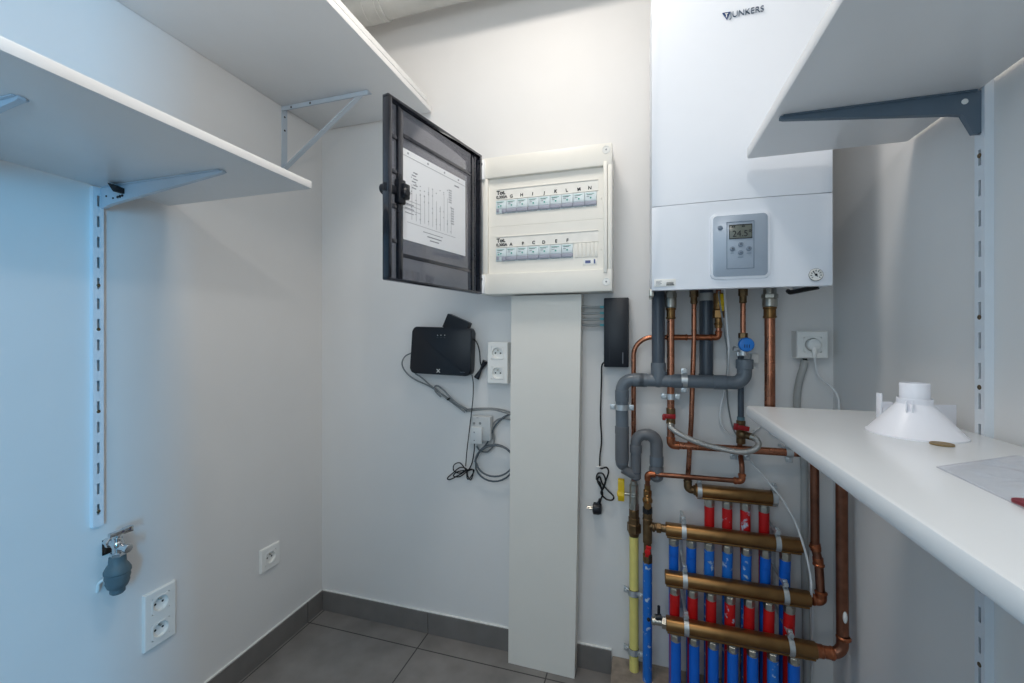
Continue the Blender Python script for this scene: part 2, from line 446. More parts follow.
def wall_socket(label, o, ax, n_, n=1, w=.081, thick=.009, group=None, box=False):
    pitch = .071; h = w+pitch*(n-1)
    t = thing('wall_socket', label, 'socket', o, group)
    M = frame(o, ax, (0, 0, 1), n_)
    m = MB(M)
    hw = w/2; hh = h/2
    cys = [pitch*(k-(n-1)/2) for k in range(n)]
    q = .0226; xs = [-hw, -q, q, hw]; ys = [-hh]
    for cy in cys: ys += [cy-q, cy+q]
    ys.append(hh); ch = .0025; wl = thick-.0098 if box else .0006
    def ins(v, lim): return v-ch if v == lim else (v+ch if v == -lim else v)
    G = {(i, j): m._v((ins(xs[i], hw), ins(ys[j], hh), thick)) for i in range(4) for j in range(len(ys))}
    nx, ny = 3, len(ys)-1
    for i in range(nx):
        for j in range(ny):
            if i == 1 and j % 2 == 1:
                top = [G[i, j], G[i+1, j], G[i+1, j+1], G[i, j+1]]
                low = [m._v((xs[a], ys[b], wl)) for a, b in ((i, j), (i+1, j), (i+1, j+1), (i, j+1))]
                for k in range(4): m.face([top[k], top[(k+1) % 4], low[(k+1) % 4], low[k]])
                if box: m.face(low)
            else: m.face([G[i, j], G[i+1, j], G[i+1, j+1], G[i, j+1]])
    per = [(i, 0) for i in range(nx)]+[(nx, j) for j in range(ny)]+[(i, ny) for i in range(nx, 0, -1)]+[(0, j) for j in range(ny, 0, -1)]
    r1 = [m._v((xs[i], ys[j], thick-ch)) for i, j in per]; r0 = [m._v((xs[i], ys[j], 0)) for i, j in per]; np_ = len(per)
    for k in range(np_):
        m.face([G[per[k]], G[per[(k+1) % np_]], r1[(k+1) % np_], r1[k]]); m.face([r1[k], r1[(k+1) % np_], r0[(k+1) % np_], r0[k]])
    obj('cover_frame', m, white_m, t)
    for cy in cys[::-1]: socket_insert(t, M, cy, z=thick)
    return t
sA = (Lw(143.5, 597, .009)+Lw(175.5, 632, .009))/2
wall_socket('white double wall socket low on the left wall, nearest the picture edge', (0, Lw(159.8, 615, .005).y, Lw(159.8, 615.5, .005).z), (0, 1, 0), (1, 0, 0), 2)
wall_socket('white single wall socket low on the left wall towards the corner', (0, Lw(270, 557, .005).y, Lw(270, 557, .005).z), (0, 1, 0), (1, 0, 0), 1)
pc = B(497.6, 363, .035)
wall_socket('white double socket box on the back wall right of the black router', (pc.x, 0, pc.z), (1, 0, 0), (0, -1, 0), 2, w=.076, thick=.038, box=True)

# ------------------------------------------------------------------ washing machine tap on left wall
tp = Lw(113, 556, 0)
ty = Lw(117.5, 575, .043).y; tz = Lw(117.5, 552, .043).z+.004
tv = thing('washing_machine_tap', 'chrome tap with grey rubber drain boot on the left wall', 'tap', (0, ty, tz))
obj('escutcheon', MB().box((0, ty-.008, tz-.016), (.004, ty+.016, tz+.022), .0012).box((.004, ty-.006, tz-.010), (.010, ty+.006, tz+.008), .001), plate_m, tv, 'rusty brown wall plate')
m = MB().cyl((0, ty, tz+.016), (.05, ty, tz+.016), .0085, ch=.001).hexnut((.012, ty, tz+.016), (.022, ty, tz+.016), .0125)
m.cyl((.043, ty, tz+.032), (.043, ty, tz-.018), .0105, n=24, ch=.0015).hexnut((.043, ty, tz-.004), (.043, ty, tz-.014), .0150).cyl((.043, ty, tz+.030), (.043, ty, tz+.040), .0075, ch=.001).sphere((.043, ty, tz+.016), .0135)
m.cyl((.043, ty, tz+.010), (.070, ty+.006, tz+.006), .008, ch=.001).cyl((.064, ty+.005, tz+.007), (.073, ty+.007, tz+.0055), .0105, n=18, ch=.001)
obj('valve_body', m, chrome_m, tv)
m = MB(frame((.043, ty-.012, tz+.043), (.10, 1, .03), (0, 0, 1), (1, -.10, 0))).box((-.006, -.005, -.006), (.040, .005, .006), .002).box((.022, -.007, -.007), (.042, .007, .007), .002)
obj('lever', m, chrome_m, tv)
m = MB().lathe([(.0135, 0), (.0165, .002), (.0175, .018), (.0215, .024), (.0265, .034), (.0268, .040), (.0245, .043), (.0255, .052), (.0232, .058), (.0238, .064), (.0195, .076), (.0150, .080), (.0150, .089), (.0115, .093), (.005, .094)], (.043, ty, tz-.012), (0, 0, -1), 32)
obj('drain_boot', m, boot_m, tv, 'grey-blue ribbed rubber boot')
m = MB().sweep(spline([(.030, ty-.018, tz-.062), (.012, ty-.02, tz-.075), (.006, ty-.018, tz-.09), (0, ty-.016, tz-.10)]), .0035); obj('wall_tail', m, white_m, tv)

# ------------------------------------------------------------------ distribution board
PX0, PX1, PZ0, PZ1, PD = .748, 1.190, 1.279, 1.746, .110
eb = thing('distribution_board', 'cream fuse board with two rows of breakers and smoked door open', 'fuse box', (PX0, 0, PZ0))
m = MB().box((PX0+.002, 0, PZ0+.003), (PX1-.001, -.083, PZ1-.002), .006); obj('enclosure', m, cream_m, eb)
m = MB()
m.box((PX0+.006, -.083, PZ1-.071), (PX1, -PD, PZ1), .004)
m.box((PX0+.006, -.083, PZ0), (PX1, -PD, PZ0+.071), .004)
m.box((1.176, -.083, PZ0+.068), (PX1, -PD, PZ1-.068), .003)
obj('cover', m, cream_m, eb)
m = MB().box((1.1635, -.083, PZ0+.058), (1.1755, -PD-.004, PZ1-.060), .0015); obj('door_rail', m, cream_m, eb)
m = MB().box((.758, -.083, PZ0+.071), (.776, -PD+.002, PZ1-.071), .0015); obj('door_rail', m, cream_m, eb)
PLY = -.096
# face plates with windows
rows = [(1.5545, 1.6005, 9, 1.512, PZ1-.071), (1.392, 1.438, 7, PZ0+.071, 1.5115)]
BX0 = .801; BWd = .0378
for (z0, z1, n, pz0, pz1) in rows:
    x1 = BX0+BWd*n
    m = MB()
    m.box((.776, -.083, pz0), (1.1635, PLY, z0)).box((.776, -.083, z1), (1.1635, PLY, pz1)).box((.776, -.083, z0), (BX0, PLY, z1)).box((x1, -.083, z0), (1.1635, PLY, z1))
    m.box((BX0+.003, PLY, z1+.036), (1.146, PLY-.003, z1+.0395), .0008)      # label ridges
    m.box((BX0+.003, PLY, z1+.0015), (1.146, PLY-.0022, z1+.0035), .0006)
    m.box((.781, PLY, z0+.02), (.785, PLY-.002, z0+.026), .0006).box((1.153, PLY, z0+.02), (1.157, PLY-.002, z0+.026), .0006)
    obj('face_plate', m, cream_m, eb, smooth=30)
    mp = MB().box((BX0+.003, PLY, z1+.0036), (1.146, PLY-.0008, z1+.0358)); lstrip = obj('label_strip', mp, strip_m, eb)
    for k in range(n):
        x = BX0+BWd*k
        mb = MB().box((x+.0004, -.07, z0), (x+BWd-.0004, PLY-.001, z1), .0008)
        mb.box((x+.0006, PLY, z1-.011), (x+BWd-.0006, PLY-.0028, z1-.0285), .001)
        br = obj('circuit_breaker', mb, mod_m, eb)
        tg = MB()
        if k == 0:
            tg.box((x+.003, PLY-.001, z0+.006), (x+.0125, PLY-.004, z0+.017), .001)
            tg.box((x+.0225, PLY-.001, z0+.002), (x+BWd-.0004, PLY-.006, z0+.0155), .0015)
        else:
            tg.box((x+.0004, PLY-.001, z0+.003), (x+BWd-.0004, PLY-.006, z0+.0155), .0015)
        obj('toggle', tg, tog_m, br, 'grey-mauve toggle lever')
        pm = MB().cyl((x+BWd*.5, PLY-.0026, z0+.0265), (x+BWd*.5, PLY-.0036, z0+.0265), .0027, n=14)
        if k == 0: pm.cyl((x+BWd*.28, PLY-.0026, z0+.024), (x+BWd*.28, PLY-.0036, z0+.024), .0024, n=14)
        pm.box((x+.004, PLY-.001, z1-.0065), (x+BWd-.008, PLY-.0016, z1-.0052))
        obj('green_mark', pm, teal_m, br)
        gm = MB().box((x+.006, PLY-.0026, z0+.0305), (x+.015, PLY-.0034, z0+.0318)).box((x+.006, PLY-.001, z1-.0095), (x+.024, PLY-.0015, z1-.0082)).box((x+.004, PLY-.001, z0+.0005), (x+.032, PLY-.0015, z0+.0012))
        obj('printing', gm, grey_ink_m, br)
    obj('handwritten_note', MB().text('Tot.', .0180, TXT_BACK(BX0+.019, PLY-.0012, z1+.0255), bold=.0008), ink_m, lstrip, smooth=0)
    obj('handwritten_note', MB().text('0,300A', .0135, TXT_BACK(BX0+.0215, PLY-.0012, z1+.0105), bold=.0005), ink_m, lstrip, smooth=0)
    for k, ch in enumerate('GHIJKLMN' if n == 9 else 'ABCDEF'):
        MM = TXT_BACK(BX0+BWd*(k+1.5)+random.uniform(-.003, .003), PLY-.0012, z1+.011+random.uniform(-.001, .002)) @ Matrix.Rotation(random.uniform(-.15, .15), 4, 'Z')
        obj('handwritten_letter', MB().text(ch, .0145, MM, bold=.0005), ink_m, lstrip, smooth=0)
# blanking ribs + sticker on lower plate
m = MB()
for k in range(6): m.box((1.0715+k*.0125, PLY-.0002, 1.392), (1.0715+k*.0125+.0105, PLY-.0022, 1.438), .0008)
obj('blanking_strip', m, cream_m, eb)
obj('sticker', MB().box((1.098, PLY-.0004, 1.367), (1.142, PLY-.0016, 1.386), .0003), white_m, eb, 'small white sticker')
obj('sticker_print', MB().box((1.105, PLY-.0016, 1.372), (1.122, PLY-.002, 1.381)).box((1.132, PLY-.0016, 1.370), (1.137, PLY-.002, 1.384)), mat('sticker_blue', (92, 104, 150), .6), eb)
for z in (PZ1-.022, PZ0+.030):
    s_ = obj('cover_screw', MB().lathe([(.0125, 0), (.0125, .0008), (.0112, .0016), (.0100, .0002), (.0088, .0002), (.0082, .0010), (.0001, .0010)], (1.172, -PD, z), (0, -1, 0), 24, cap=False), white_m, eb)
    obj('slot', MB().box((1.1690, -PD-.0003, z-.0008), (1.1750, -PD-.0015, z+.0008)).box((1.1712, -PD-.0003, z-.003), (1.1728, -PD-.0015, z+.003)), grey_ink_m, s_)
for z0, z1 in ((PZ1-.075, PZ1-.008), (PZ0+.004, PZ0+.068)):
    m = MB().box((PX0-.008, -.084, z0), (PX0+.020, -PD-.010, z1), .003).box((PX0-.004, -PD-.010, z0+.03), (PX0+.010, -PD-.014, z0+.05), .001)
    hg = obj('hinge', m, hinge_m, eb, 'white hinge block')
    obj('hinge_slot', MB().box((PX0+.000, -PD-.0098, z1-.022), (PX0+.004, -PD-.0108, z1-.010)).box((PX0+.009, -PD-.0098, z1-.020), (PX0+.013, -PD-.0108, z1-.012)), grey_ink_m, hg)
# smoked door
DH = V((.744, -.116, 0)); DE = V((-.093, -.420, 0)).normalized(); DN = V((-DE.y, DE.x, 0)); DW = .430
DZ0, DZ1 = PZ0+.002, PZ1+.006
DM = frame((DH.x, DH.y, DZ0), DE, (0, 0, 1), DN); DHt = DZ1-DZ0
door = obj('door', MB(DM).box((.002, .002, -.004), (DW, DHt, 0), .001), smoke_m, eb, 'smoked see-through door standing open')
rm = MB(DM)
for a, b_ in (((0, 0, -.003), (DW, .007, .016)), ((0, DHt-.007, -.003), (DW, DHt, .016)), ((0, .007, -.003), (.012, DHt-.007, .016)), ((DW-.012, .007, -.003), (DW, DHt-.007, .018))):
    rm.box(a, b_, .0015)
obj('door_rim', rm, smoked_m, door)
rb = MB(DM)
rb.box((.030, .008, .0002), (.046, DHt-.008, .006), .001)
rb.box((DW-.060, .008, .0002), (DW-.042, DHt-.008, .010), .0015)
rb.box((.046, DHt-.083, .0002), (DW-.06, DHt-.073, .005), .001)
rb.box((.046, .068, .0002), (DW-.06, .078, .005), .001)
for k in range(4):
    z = .10+k*.09; rb.box((DW-.042, z, .0002), (DW-.012, z+.010, .008), .001)
obj('door_rib', rb, smoked_m, door)
lk = MB(DM); zc = DHt*.50
lk.box((DW-.062, zc-.032, .0002), (DW-.036, zc+.032, .018), .003).box((DW-.070, zc-.018, .010), (DW-.046, zc+.022, .026), .004).cyl((DW-.056, zc-.002, .016), (DW-.056, zc-.002, .030), .012, n=24, ch=.003)
lk.box((DW-.046, zc-.010, .0), (DW+.004, zc+.012, .010), .003).cyl((DW-.012, zc, -.016), (DW-.012, zc, -.002), .014, n=20, ch=.002)
lk.box((DW-.058, zc+.028, .003), (DW-.040, zc+.050, .010), .002).box((DW-.058, zc-.050, .003), (DW-.040, zc-.028, .010), .002)
obj('lock', lk, black_m, door)
# the paper schedule: corners read on the door plane
DO = V((DH.x, DH.y, DZ0))+DN*.002
def door_uv(px, py):
    p = PL(px, py, DO, DN)-DO; return p.dot(DE), p.z
u1, v1 = door_uv(465.5, 180.5); u0, v0 = door_uv(400, 146.5); _, vb1 = door_uv(465.5, 254.5); _, vb0 = door_uv(400, 240)
pu0, pu1 = u1, DW-.0605; pv0, pv1 = (vb0+vb1)/2, (v0+v1)/2
obj('paper', MB(DM).box((pu0, pv0, .0006), (pu1, pv1, .0014)), paper_m, door, 'white circuit schedule sheet')
pr = MB(DM); z = .0014; pw = pu1-pu0; ph = pv1-pv0
def bar(fu, fv, wu, wv): pr.box((pu1-pw*fu, pv0+ph*fv, z), (pu1-pw*fu-wu, pv0+ph*fv+wv, z+.0004))
bar(.0, .925, pw*1.0, .0012)
for f in (.09, .37, .63, .87): pr.cyl(DM.inverted() @ (DM @ V((pu1-pw*f, pv0+ph*.965, z))), (pu1-pw*f, pv0+ph*.965, z+.0005), .003, n=12)
for k in range(11):
    f = .14+.06*k; bar(f, .22+.03*random.random(), .0009, ph*random.uniform(.25, .46))
    for q in range(4): bar(f-.01, random.uniform(.25, .78), .004, .0022)
bar(.08, .20, pw*.74, .0009)
for q in range(6): bar(.14+.02*(q % 2), .60+.035*q, pw*.06, .0028)
for q in range(6): bar(.70, .62+.03*q, pw*.05, .003)
for q in range(7): bar(.74, .36+.032*q, pw*.05, .003)
for q in range(3): bar(.02, .44-.05*q, pw*.24, .0010); bar(.05, .40-.05*q, pw*.12, .0022)
bar(.36, .10, pw*.22, .003); bar(.40, .06, pw*.14, .003); bar(.30, .145, pw*.3, .0018); bar(.80, .86, pw*.08, .004)
obj('diagram_print', pr, mat('faint_print', (150, 152, 160), .7), door, smooth=0)

# ------------------------------------------------------------------ pillar (cable duct cover) below the board
pl = thing('cable_duct_cover', 'tall white board casing on the back wall below the fuse box', 'casing', (.955, 0, 0))
ztop = 1.2775; yt = -.062
m = MB()
def quad_prism(mb, bot, top, z0, z1):
    A = [mb._v((x, y_, z0)) for x, y_ in bot]; Bq = [mb._v((x, y_, z1)) for x, y_ in top]
    mb.face(A[::-1]); mb.face(Bq)
    for i in range(len(bot)): mb.face([A[i], A[(i+1) % len(bot)], Bq[(i+1) % len(bot)], Bq[i]])
bl_ = H(508.2, 661.5, 0.001); br_ = H(574.6, 679, 0.001); tl_ = B(511.3, 296, .062); tr_ = B(581.3, 296, .062)
yq = -.060; xl = B(508.2, 661.5, .060).x; xr = B(574.6, 678, .060).x
quad_prism(m, [(xl, yq), (xr, yq-.003), (xr, yq+.013), (xl, yq+.016)], [(tl_.x, yq), (tr_.x, yq), (tr_.x, yq+.016), (tl_.x, yq+.016)], .0005, ztop)
obj('front_panel', m, pil_m, pl, smooth=0)
m = MB()
quad_prism(m, [(xr-.016, yq+.013), (xr, yq+.013), (xr, -BT-.0005), (xr-.016, -BT-.0005)], [(tr_.x-.016, yq+.016), (tr_.x, yq+.016), (tr_.x, -.0005), (tr_.x-.016, -.0005)], .0005, ztop)
obj('side_panel', m, pil_m, pl, smooth=0)
m = MB()
quad_prism(m, [(xl, yq+.016), (xl+.016, yq+.016), (xl+.016, -BT-.0005), (xl, -BT-.0005)], [(tl_.x, yq+.016), (tl_.x+.016, yq+.016), (tl_.x+.016, -.0005), (tl_.x, -.0005)], .0005, ztop)
obj('side_panel', m, pil_m, pl, smooth=0)

# ------------------------------------------------------------------ router and small adapter, cables
ro = .048
c = [B(414.5, 326.5, ro), B(472.5, 327.5, ro), B(473.8, 331, ro), B(472.3, 373, ro), B(468.5, 376, ro), B(416, 373.5, ro), B(410.5, 371, ro), B(409.8, 366, ro), B(412.3, 330, ro)]
rt = thing('router', 'black wireless router on the back wall with white cross emblem', 'router', (B(440, 350).x, 0, B(440, 350).z))
poly = [(p.x, p.z) for p in c]
def rounded_poly(poly, r):
    P3 = [V((x, z, 0)) for x, z in poly]; n = len(P3); out = []
    for i in range(n):
        a, b_, d_ = P3[i-1], P3[i], P3[(i+1) % n]
        seg = fillet([a.lerp(b_, .5), b_, b_.lerp(d_, .5)], r, 5); out += [(q.x, q.y) for q in seg[1:-1]]
    return out
q4 = [(B(412.5, 326.5, ro).x, B(412.5, 326.5, ro).z), (B(471.5, 328, ro).x, B(471.5, 328, ro).z), (B(469.8, 376.5, ro).x, B(472, 376.5, ro).z), (B(409.6, 373.0, ro).x, B(409.6, 373, ro).z)]
rp = rounded_poly(q4, .018)
m = MB().prism(rp, -.006, -ro, 'y', .004); obj('case', m, black_m, rt)
m = MB().box((q4[3][0]+.06, 0, q4[3][1]+.05), (q4[3][0]+.15, -.006, q4[3][1]+.11)); obj('wall_mount', m, black_m, rt)
e = B(438.2, 370.8, ro+.0005)
m = MB()
for ang in (45, -45):
    MM = TXT_BACK(e.x, -ro, e.z) @ Matrix.Rotation(math.radians(ang), 4, 'Z'); mm = MB(MM).box((-.0085, -.0016, 0), (.0085, .0016, .0006)); me_ = bpy.data.meshes.new('x'); mm.bm.to_mesh(me_); m.bm.from_mesh(me_); bpy.data.meshes.remove(me_)
obj('emblem', m, white_m, rt, 'white cross emblem', smooth=0)
led = MB()
for px in (437.5, 441, 444.7):
    p = B(px, 335.2, ro); led.cyl((p.x, -ro+.0001, p.z), (p.x, -ro-.0008, p.z), .0016, n=10)
obj('indicator_light', led, white_m, rt)
pp = MB()
for px in (437.5, 441, 444.7):
    p = B(px, 337.6, ro); pp.box((p.x-.003, -ro, p.z-.0005), (p.x+.003, -ro-.0005, p.z+.0005))
p = B(463, 372.2, ro); pp.box((p.x-.012, -ro, p.z-.001), (p.x+.008, -ro-.0005, p.z+.001))
obj('printing', pp, grey_ink_m, rt)
ad = [B(449, 313.5, .02), B(470.3, 323, .02), B(467, 332, .02), B(443.2, 327, .02)]
ab = solo('adapter_box', MB().prism(rounded_poly([(p.x, p.z) for p in ad], .003), -.001, -.030, 'y', .0015), black_m, 'small black box tilted behind the top of the router', 'adapter', origin=(ad[0].x, 0, ad[2].z))
# hanging black inline plug beside router
pk = thing('power_lead', 'short black lead with a plug hanging right of the router', 'cable', B(478, 371, 0))
m = MB().sweep(spline([B(472.5, 338, .02), B(477, 343, .026), B(479.6, 352, .026), B(480.3, 362, .022), B(482, 367, .020)]), .0022, 8); obj('cord', m, blackc_m, pk)
a = B(485.5, 361, .016); b_ = B(476.5, 378, .016)
m = MB().sweep(spline([a, a.lerp(b_, .25), a.lerp(b_, .5), a.lerp(b_, .75), b_]), lambda t: (.0045+.0065*abs(t-.5)*2), 12); obj('plug', m, black_m, pk)

# grey network cables
gl = thing('network_cable', 'grey network cable bundle tied below the router', 'cable', B(440, 385, 0))
m = MB()
m.sweep(spline([B(413, 352.5, .03), B(405.5, 356, .03), B(402, 363, .025), B(405, 371, .018), B(414, 379, .012), B(430, 386.5, .010), B(443, 395, .010), B(452, 401, .010), B(466.5, 410.5, .010)]), .0028, 8)
m.sweep(spline([B(415, 373.5, .03), B(422, 378, .018), B(430, 385, .016), B(437, 390, .014), B(444, 396.5, .014), B(454, 404, .012), B(465, 412.3, .012)]), .0028, 8)
m.sweep(spline([B(441, 397, .016), B(436, 392, .018), B(434.5, 387, .02), B(438, 386, .02), B(444, 390.5, .018), B(449, 396, .016), B(457, 403.5, .016), B(467, 409, .012)]), .0032, 8)
obj('cord', m, greyc_m, gl)
m = MB().sweep(spline([B(466, 409.5, .006), B(478, 408.5, .010), B(492, 408.5, .010), B(503, 410, .010), B(513, 413, .012)]), .0030, 8).sweep(spline([B(466, 411.5, .006), B(479, 409.8, .012), B(494, 409.8, .012), B(513, 415, .014)]), .0028, 8)
obj('cord', m, greyc_m, gl)
p = B(448.8, 398.8, .014); m = MB(frame(p, (1, .0, .8), (0, 1, 0), (-.8, 0, 1))).box((-.006, -.008, -.0025), (.006, .008, .0025), .001); obj('cable_tie', m, blackc_m, gl, 'black cable tie')
# junction box with phone plug
jb = thing('junction_box', 'grey surface telephone box with plug among cables', 'junction box', B(480, 430, 0))
a = B(470.5, 416, .036); b_ = B(490.3, 441.5, .036)
m = MB().box((a.x, 0, b_.z), (b_.x, -.036, a.z), .004); obj('case', m, mat('box_grey', (196, 198, 198), .45), jb)
c0 = B(470.2, 427, .050); c1 = B(481.6, 444.5, .050)
m = MB().box((c0.x, -.030, c1.z), (c1.x, -.050, c0.z), .003); obj('plug', m, mat('plug_grey', (210, 213, 214), .45), jb)
m = MB()
for px, py in ((474, 423.3), (480, 423.3)):
    p = B(px, py, .036); m.lathe([(.0048, 0), (.0048, .0008), (.003, .0014)], p, (0, -1, 0), 16)
obj('screw', m, greyc_m, jb)
pr_ = MB()
p = B(474.2, 432.5, .0502)
pr_.text('×', .013, TXT_BACK(p.x, -.0503, p.z)); p = B(474.2, 440.5, .0502); pr_.cyl((p.x, -.0498, p.z), (p.x, -.0505, p.z), .0022, n=12); p = B(477.5, 417.8, .036); pr_.box((p.x-.004, -.036, p.z-.0008), (p.x+.004, -.0364, p.z+.0008))
obj('marking', pr_, grey_ink_m, jb)
# coiled dark grey cable
ck_ = thing('coiled_cable', 'dark grey cable coiled beside the white casing', 'cable', B(494, 463, 0))
m = MB()
def loop_pts(cx, cy, rx, ry, a0, a1, off0, off1, n=26):
    return [B(cx+rx*math.cos(math.radians(a0+(a1-a0)*k/n)), cy-ry*math.sin(math.radians(a0+(a1-a0)*k/n)), off0+(off1-off0)*k/n) for k in range(n+1)]
path = spline([B(513, 413, .010), B(504, 417, .014), B(496, 424.5, .018), B(491, 434, .02), B(486.5, 444, .02), B(480, 451, .02), B(475.5, 460, .018)], 6)
path += loop_pts(494.5, 463, 19.5, 18.5, 185, 535, .016, .026)[1:]
path += loop_pts(494.8, 461, 18.5, 15.5, 180, 510, .026, .034)[1:]
m.sweep(path, .0032, 8)
obj('cord', m, dgreyc_m, ck_)
m = MB().sweep(spline([B(513, 420, .010), B(502, 418.5, .010), B(495, 421.5, .010), B(492.5, 428, .012), B(494, 437, .012), B(493, 446, .012), B(487, 452, .012), B(480, 450.5, .012), B(476.5, 446, .02)]), .0030, 8); obj('cord', m, greyc_m, ck_, 'lighter grey inner cable')
# thin black lead with a messy hank
bk = thing('thin_lead', 'thin black lead from the router ending in a messy hank', 'cable', B(468, 465, 0))
m = MB().sweep(spline([B(472, 375, .03), B(473.3, 384, .03), B(472.8, 400, .044), B(470, 425, .056), B(467, 450, .04), B(465.7, 466, .02)]), .0019, 8)
m.sweep(spline([B(474.5, 443.5, .040), B(474, 452, .034), B(472, 463, .022), B(468.5, 470, .015), B(466, 470.5, .014)]), .0022, 8)
obj('cord', m, blackc_m, bk)
m = MB()
m.sweep(spline([B(466, 470, .014), B(460, 463, .016), B(454, 465, .018), B(454, 471, .020), B(460, 473, .02), B(467, 470, .018), B(472.5, 469.5, .016), B(473, 474, .018), B(470.5, 480, .02), B(467.5, 475, .02), B(466.5, 469, .016), B(460, 467.5, .012), B(453, 473, .010), B(447.5, 478, .010), B(450, 479.5, .012), B(459, 475, .016), B(466, 470.5, .022), B(457, 472, .024), B(453.5, 476, .022), B(460, 476.5, .018), B(468, 471, .016), B(474, 470, .014), B(471, 476.5, .012), B(467.5, 479, .012), B(466.5, 471, .014)], 8), .0021, 8)
obj('hank', m, blackc_m, bk)

# ------------------------------------------------------------------ black splitter box right of the casing
so = .050
sp_ = thing('network_hub', 'upright black network box between casing and grey pipe', 'hub', B(616, 332, 0))
a = B(603.8, 298, so); b_ = B(628.7, 367.5, so)
m = MB().box((a.x, -.004, b_.z), (b_.x, -so, a.z), .003); m.box((a.x+.017, -so, b_.z+.004), (a.x+.0185, -so-.0008, a.z-.014)); obj('case', m, black_m, sp_)
obj('back_plate', MB().box((a.x+.008, 0, b_.z+.02), (b_.x-.008, -.004, a.z-.02)), black_m, sp_)
m = MB(); p = B(624.5, 339, so); m.box((p.x-.004, -so, p.z-.002), (p.x+.002, -so-.0006, p.z+.002)); obj('button', m, dark_m, sp_)
p = B(622.8, 358, so); obj('printing', MB().box((p.x-.0015, -so, p.z-.018), (p.x+.0015, -so-.0005, p.z+.018)), grey_ink_m, sp_)
for py in (307, 313, 319, 325):
    q0 = B(603.2, py, .026); 
    obj('connector', MB().box((q0.x-.010, -.020, q0.z-.004), (q0.x+.004, -.032, q0.z+.004), .001), mat('connector_teal_%d' % py, (84, 160, 170), .4), sp_, 'teal plug')
for k, py in enumerate((307, 313, 319, 325)):
    q0 = B(600.5, py, .026); q1 = B(583, py+(-.5, .3, .5, -.2)[k], .030)
    solo('patch_cable', MB().sweep(spline([q1-V((.012, 0, 0)), q1, q1.lerp(q0, .5)+V((0, 0, -.0015)), q0]), .0043, 10), lgreyc_m, ('topmost', 'second from the top', 'third from the top', 'lowest')[k]+' of four grey patch cables entering the black network box', 'cable', 'patch cables into the network box', origin=(q1.x, -.03, q1.z))
ld = thing('mains_lead', 'black mains lead hanging knotted below the network box', 'cable', B(602, 430, 0))
m = MB().sweep(spline([B(604.5, 362, .014), B(601.8, 366, .016), B(601.5, 380, .014), B(600.8, 400, .010), B(600.5, 420, .010), B(601.5, 440, .010), B(600, 455, .010), B(599.6, 467, .012)]), .0026, 8)
m.sweep(spline([B(599.6, 467, .012), B(601.5, 468.5, .016), B(606.5, 467.5, .018), B(608.5, 472, .018), B(606, 480, .018), B(602, 489, .02), B(600, 483, .022), B(596.5, 479, .020), B(598, 473.5, .018), B(603, 474, .016), B(605.5, 481, .014), B(603.5, 488, .014), B(601, 493, .016), B(606, 499, .018), B(612, 500, .018), B(613.5, 496.5, .018), B(608, 490.5, .016), B(602.5, 484, .012), B(599.5, 476.5, .012), B(597.5, 481, .012), B(601, 488, .012), B(602.5, 494, .014), B(600.5, 500, .016), B(599.8, 504, .018)], 8), .0027, 8)
obj('cord', m, blackc_m, ld)
p = B(599.5, 467, .012); obj('wire_tie', MB().box((p.x-.010, p.y-.004, p.z-.002), (p.x+.006, p.y+.004, p.z+.003), .001), white_m, ld, 'white wire tie')
p = B(596.3, 508.5, .018)
m = MB().lathe([(.012, 0), (.0195, .003), (.0195, .020), (.016, .029), (.007, .031)], p+V((-.012, 0, 0)), (1, 0, 0), 22); m.sweep([B(598, 505, .018), B(600.2, 499, .017)], .0050, 10)
obj('plug', m, black_m, ld)
m = MB()
for dy in (-.006, .006): m.cyl(p+V((-.032, dy, 0)), p+V((-.012, dy, 0)), .0022, n=10)
obj('pin', m, nickel_m, ld)

# ------------------------------------------------------------------ boiler
BX, BXR, BZ, BZT, BD = 1.303, 1.703, 1.257, 2.107, .318
bo = thing('boiler', 'white wall-hung gas boiler with grey control panel', 'boiler', ((BX+BXR)/2, 0, BZ))
SE = 1.4735
m = MB().box((BX+.004, 0, BZ+.052), (BXR-.004, -.285, BZT-.004), .004); obj('back_casing', m, mat('casing_grey', (206, 208, 210), .4), bo)
# front panels gently bowed
def bowed(z0, z1, yb, yf, bow, n=14, bev=.004):
    pts = [(BX, yb)]
    for k in range(n+1):
        t = k/n; x = BX+(BXR-BX)*t; pts.append((x, -(yf+bow*(1-(2*t-1)**2))+0))
    pts.append((BXR, yb))
    return MB().prism(pts, z0, z1, 'z', bev)
obj('upper_panel', bowed(SE+.0007, BZT, -.05, BD-.008, .008, bev=.002), boiler_m, bo)
obj('lower_panel', bowed(BZ, SE-.0007, -.287, BD-.008, .008, bev=.002), boiler_m, bo)
for xa_, xb_ in ((BX, BX+.003), (BXR-.003, BXR)): obj('side_skirt', MB().box((xa_, -.05, BZ+.001), (xb_, -.287, SE-.0007)), boiler_m, bo)
YB = -BD-.001
def Bf(px, py, e=.0): return B(px, py, BD+e)
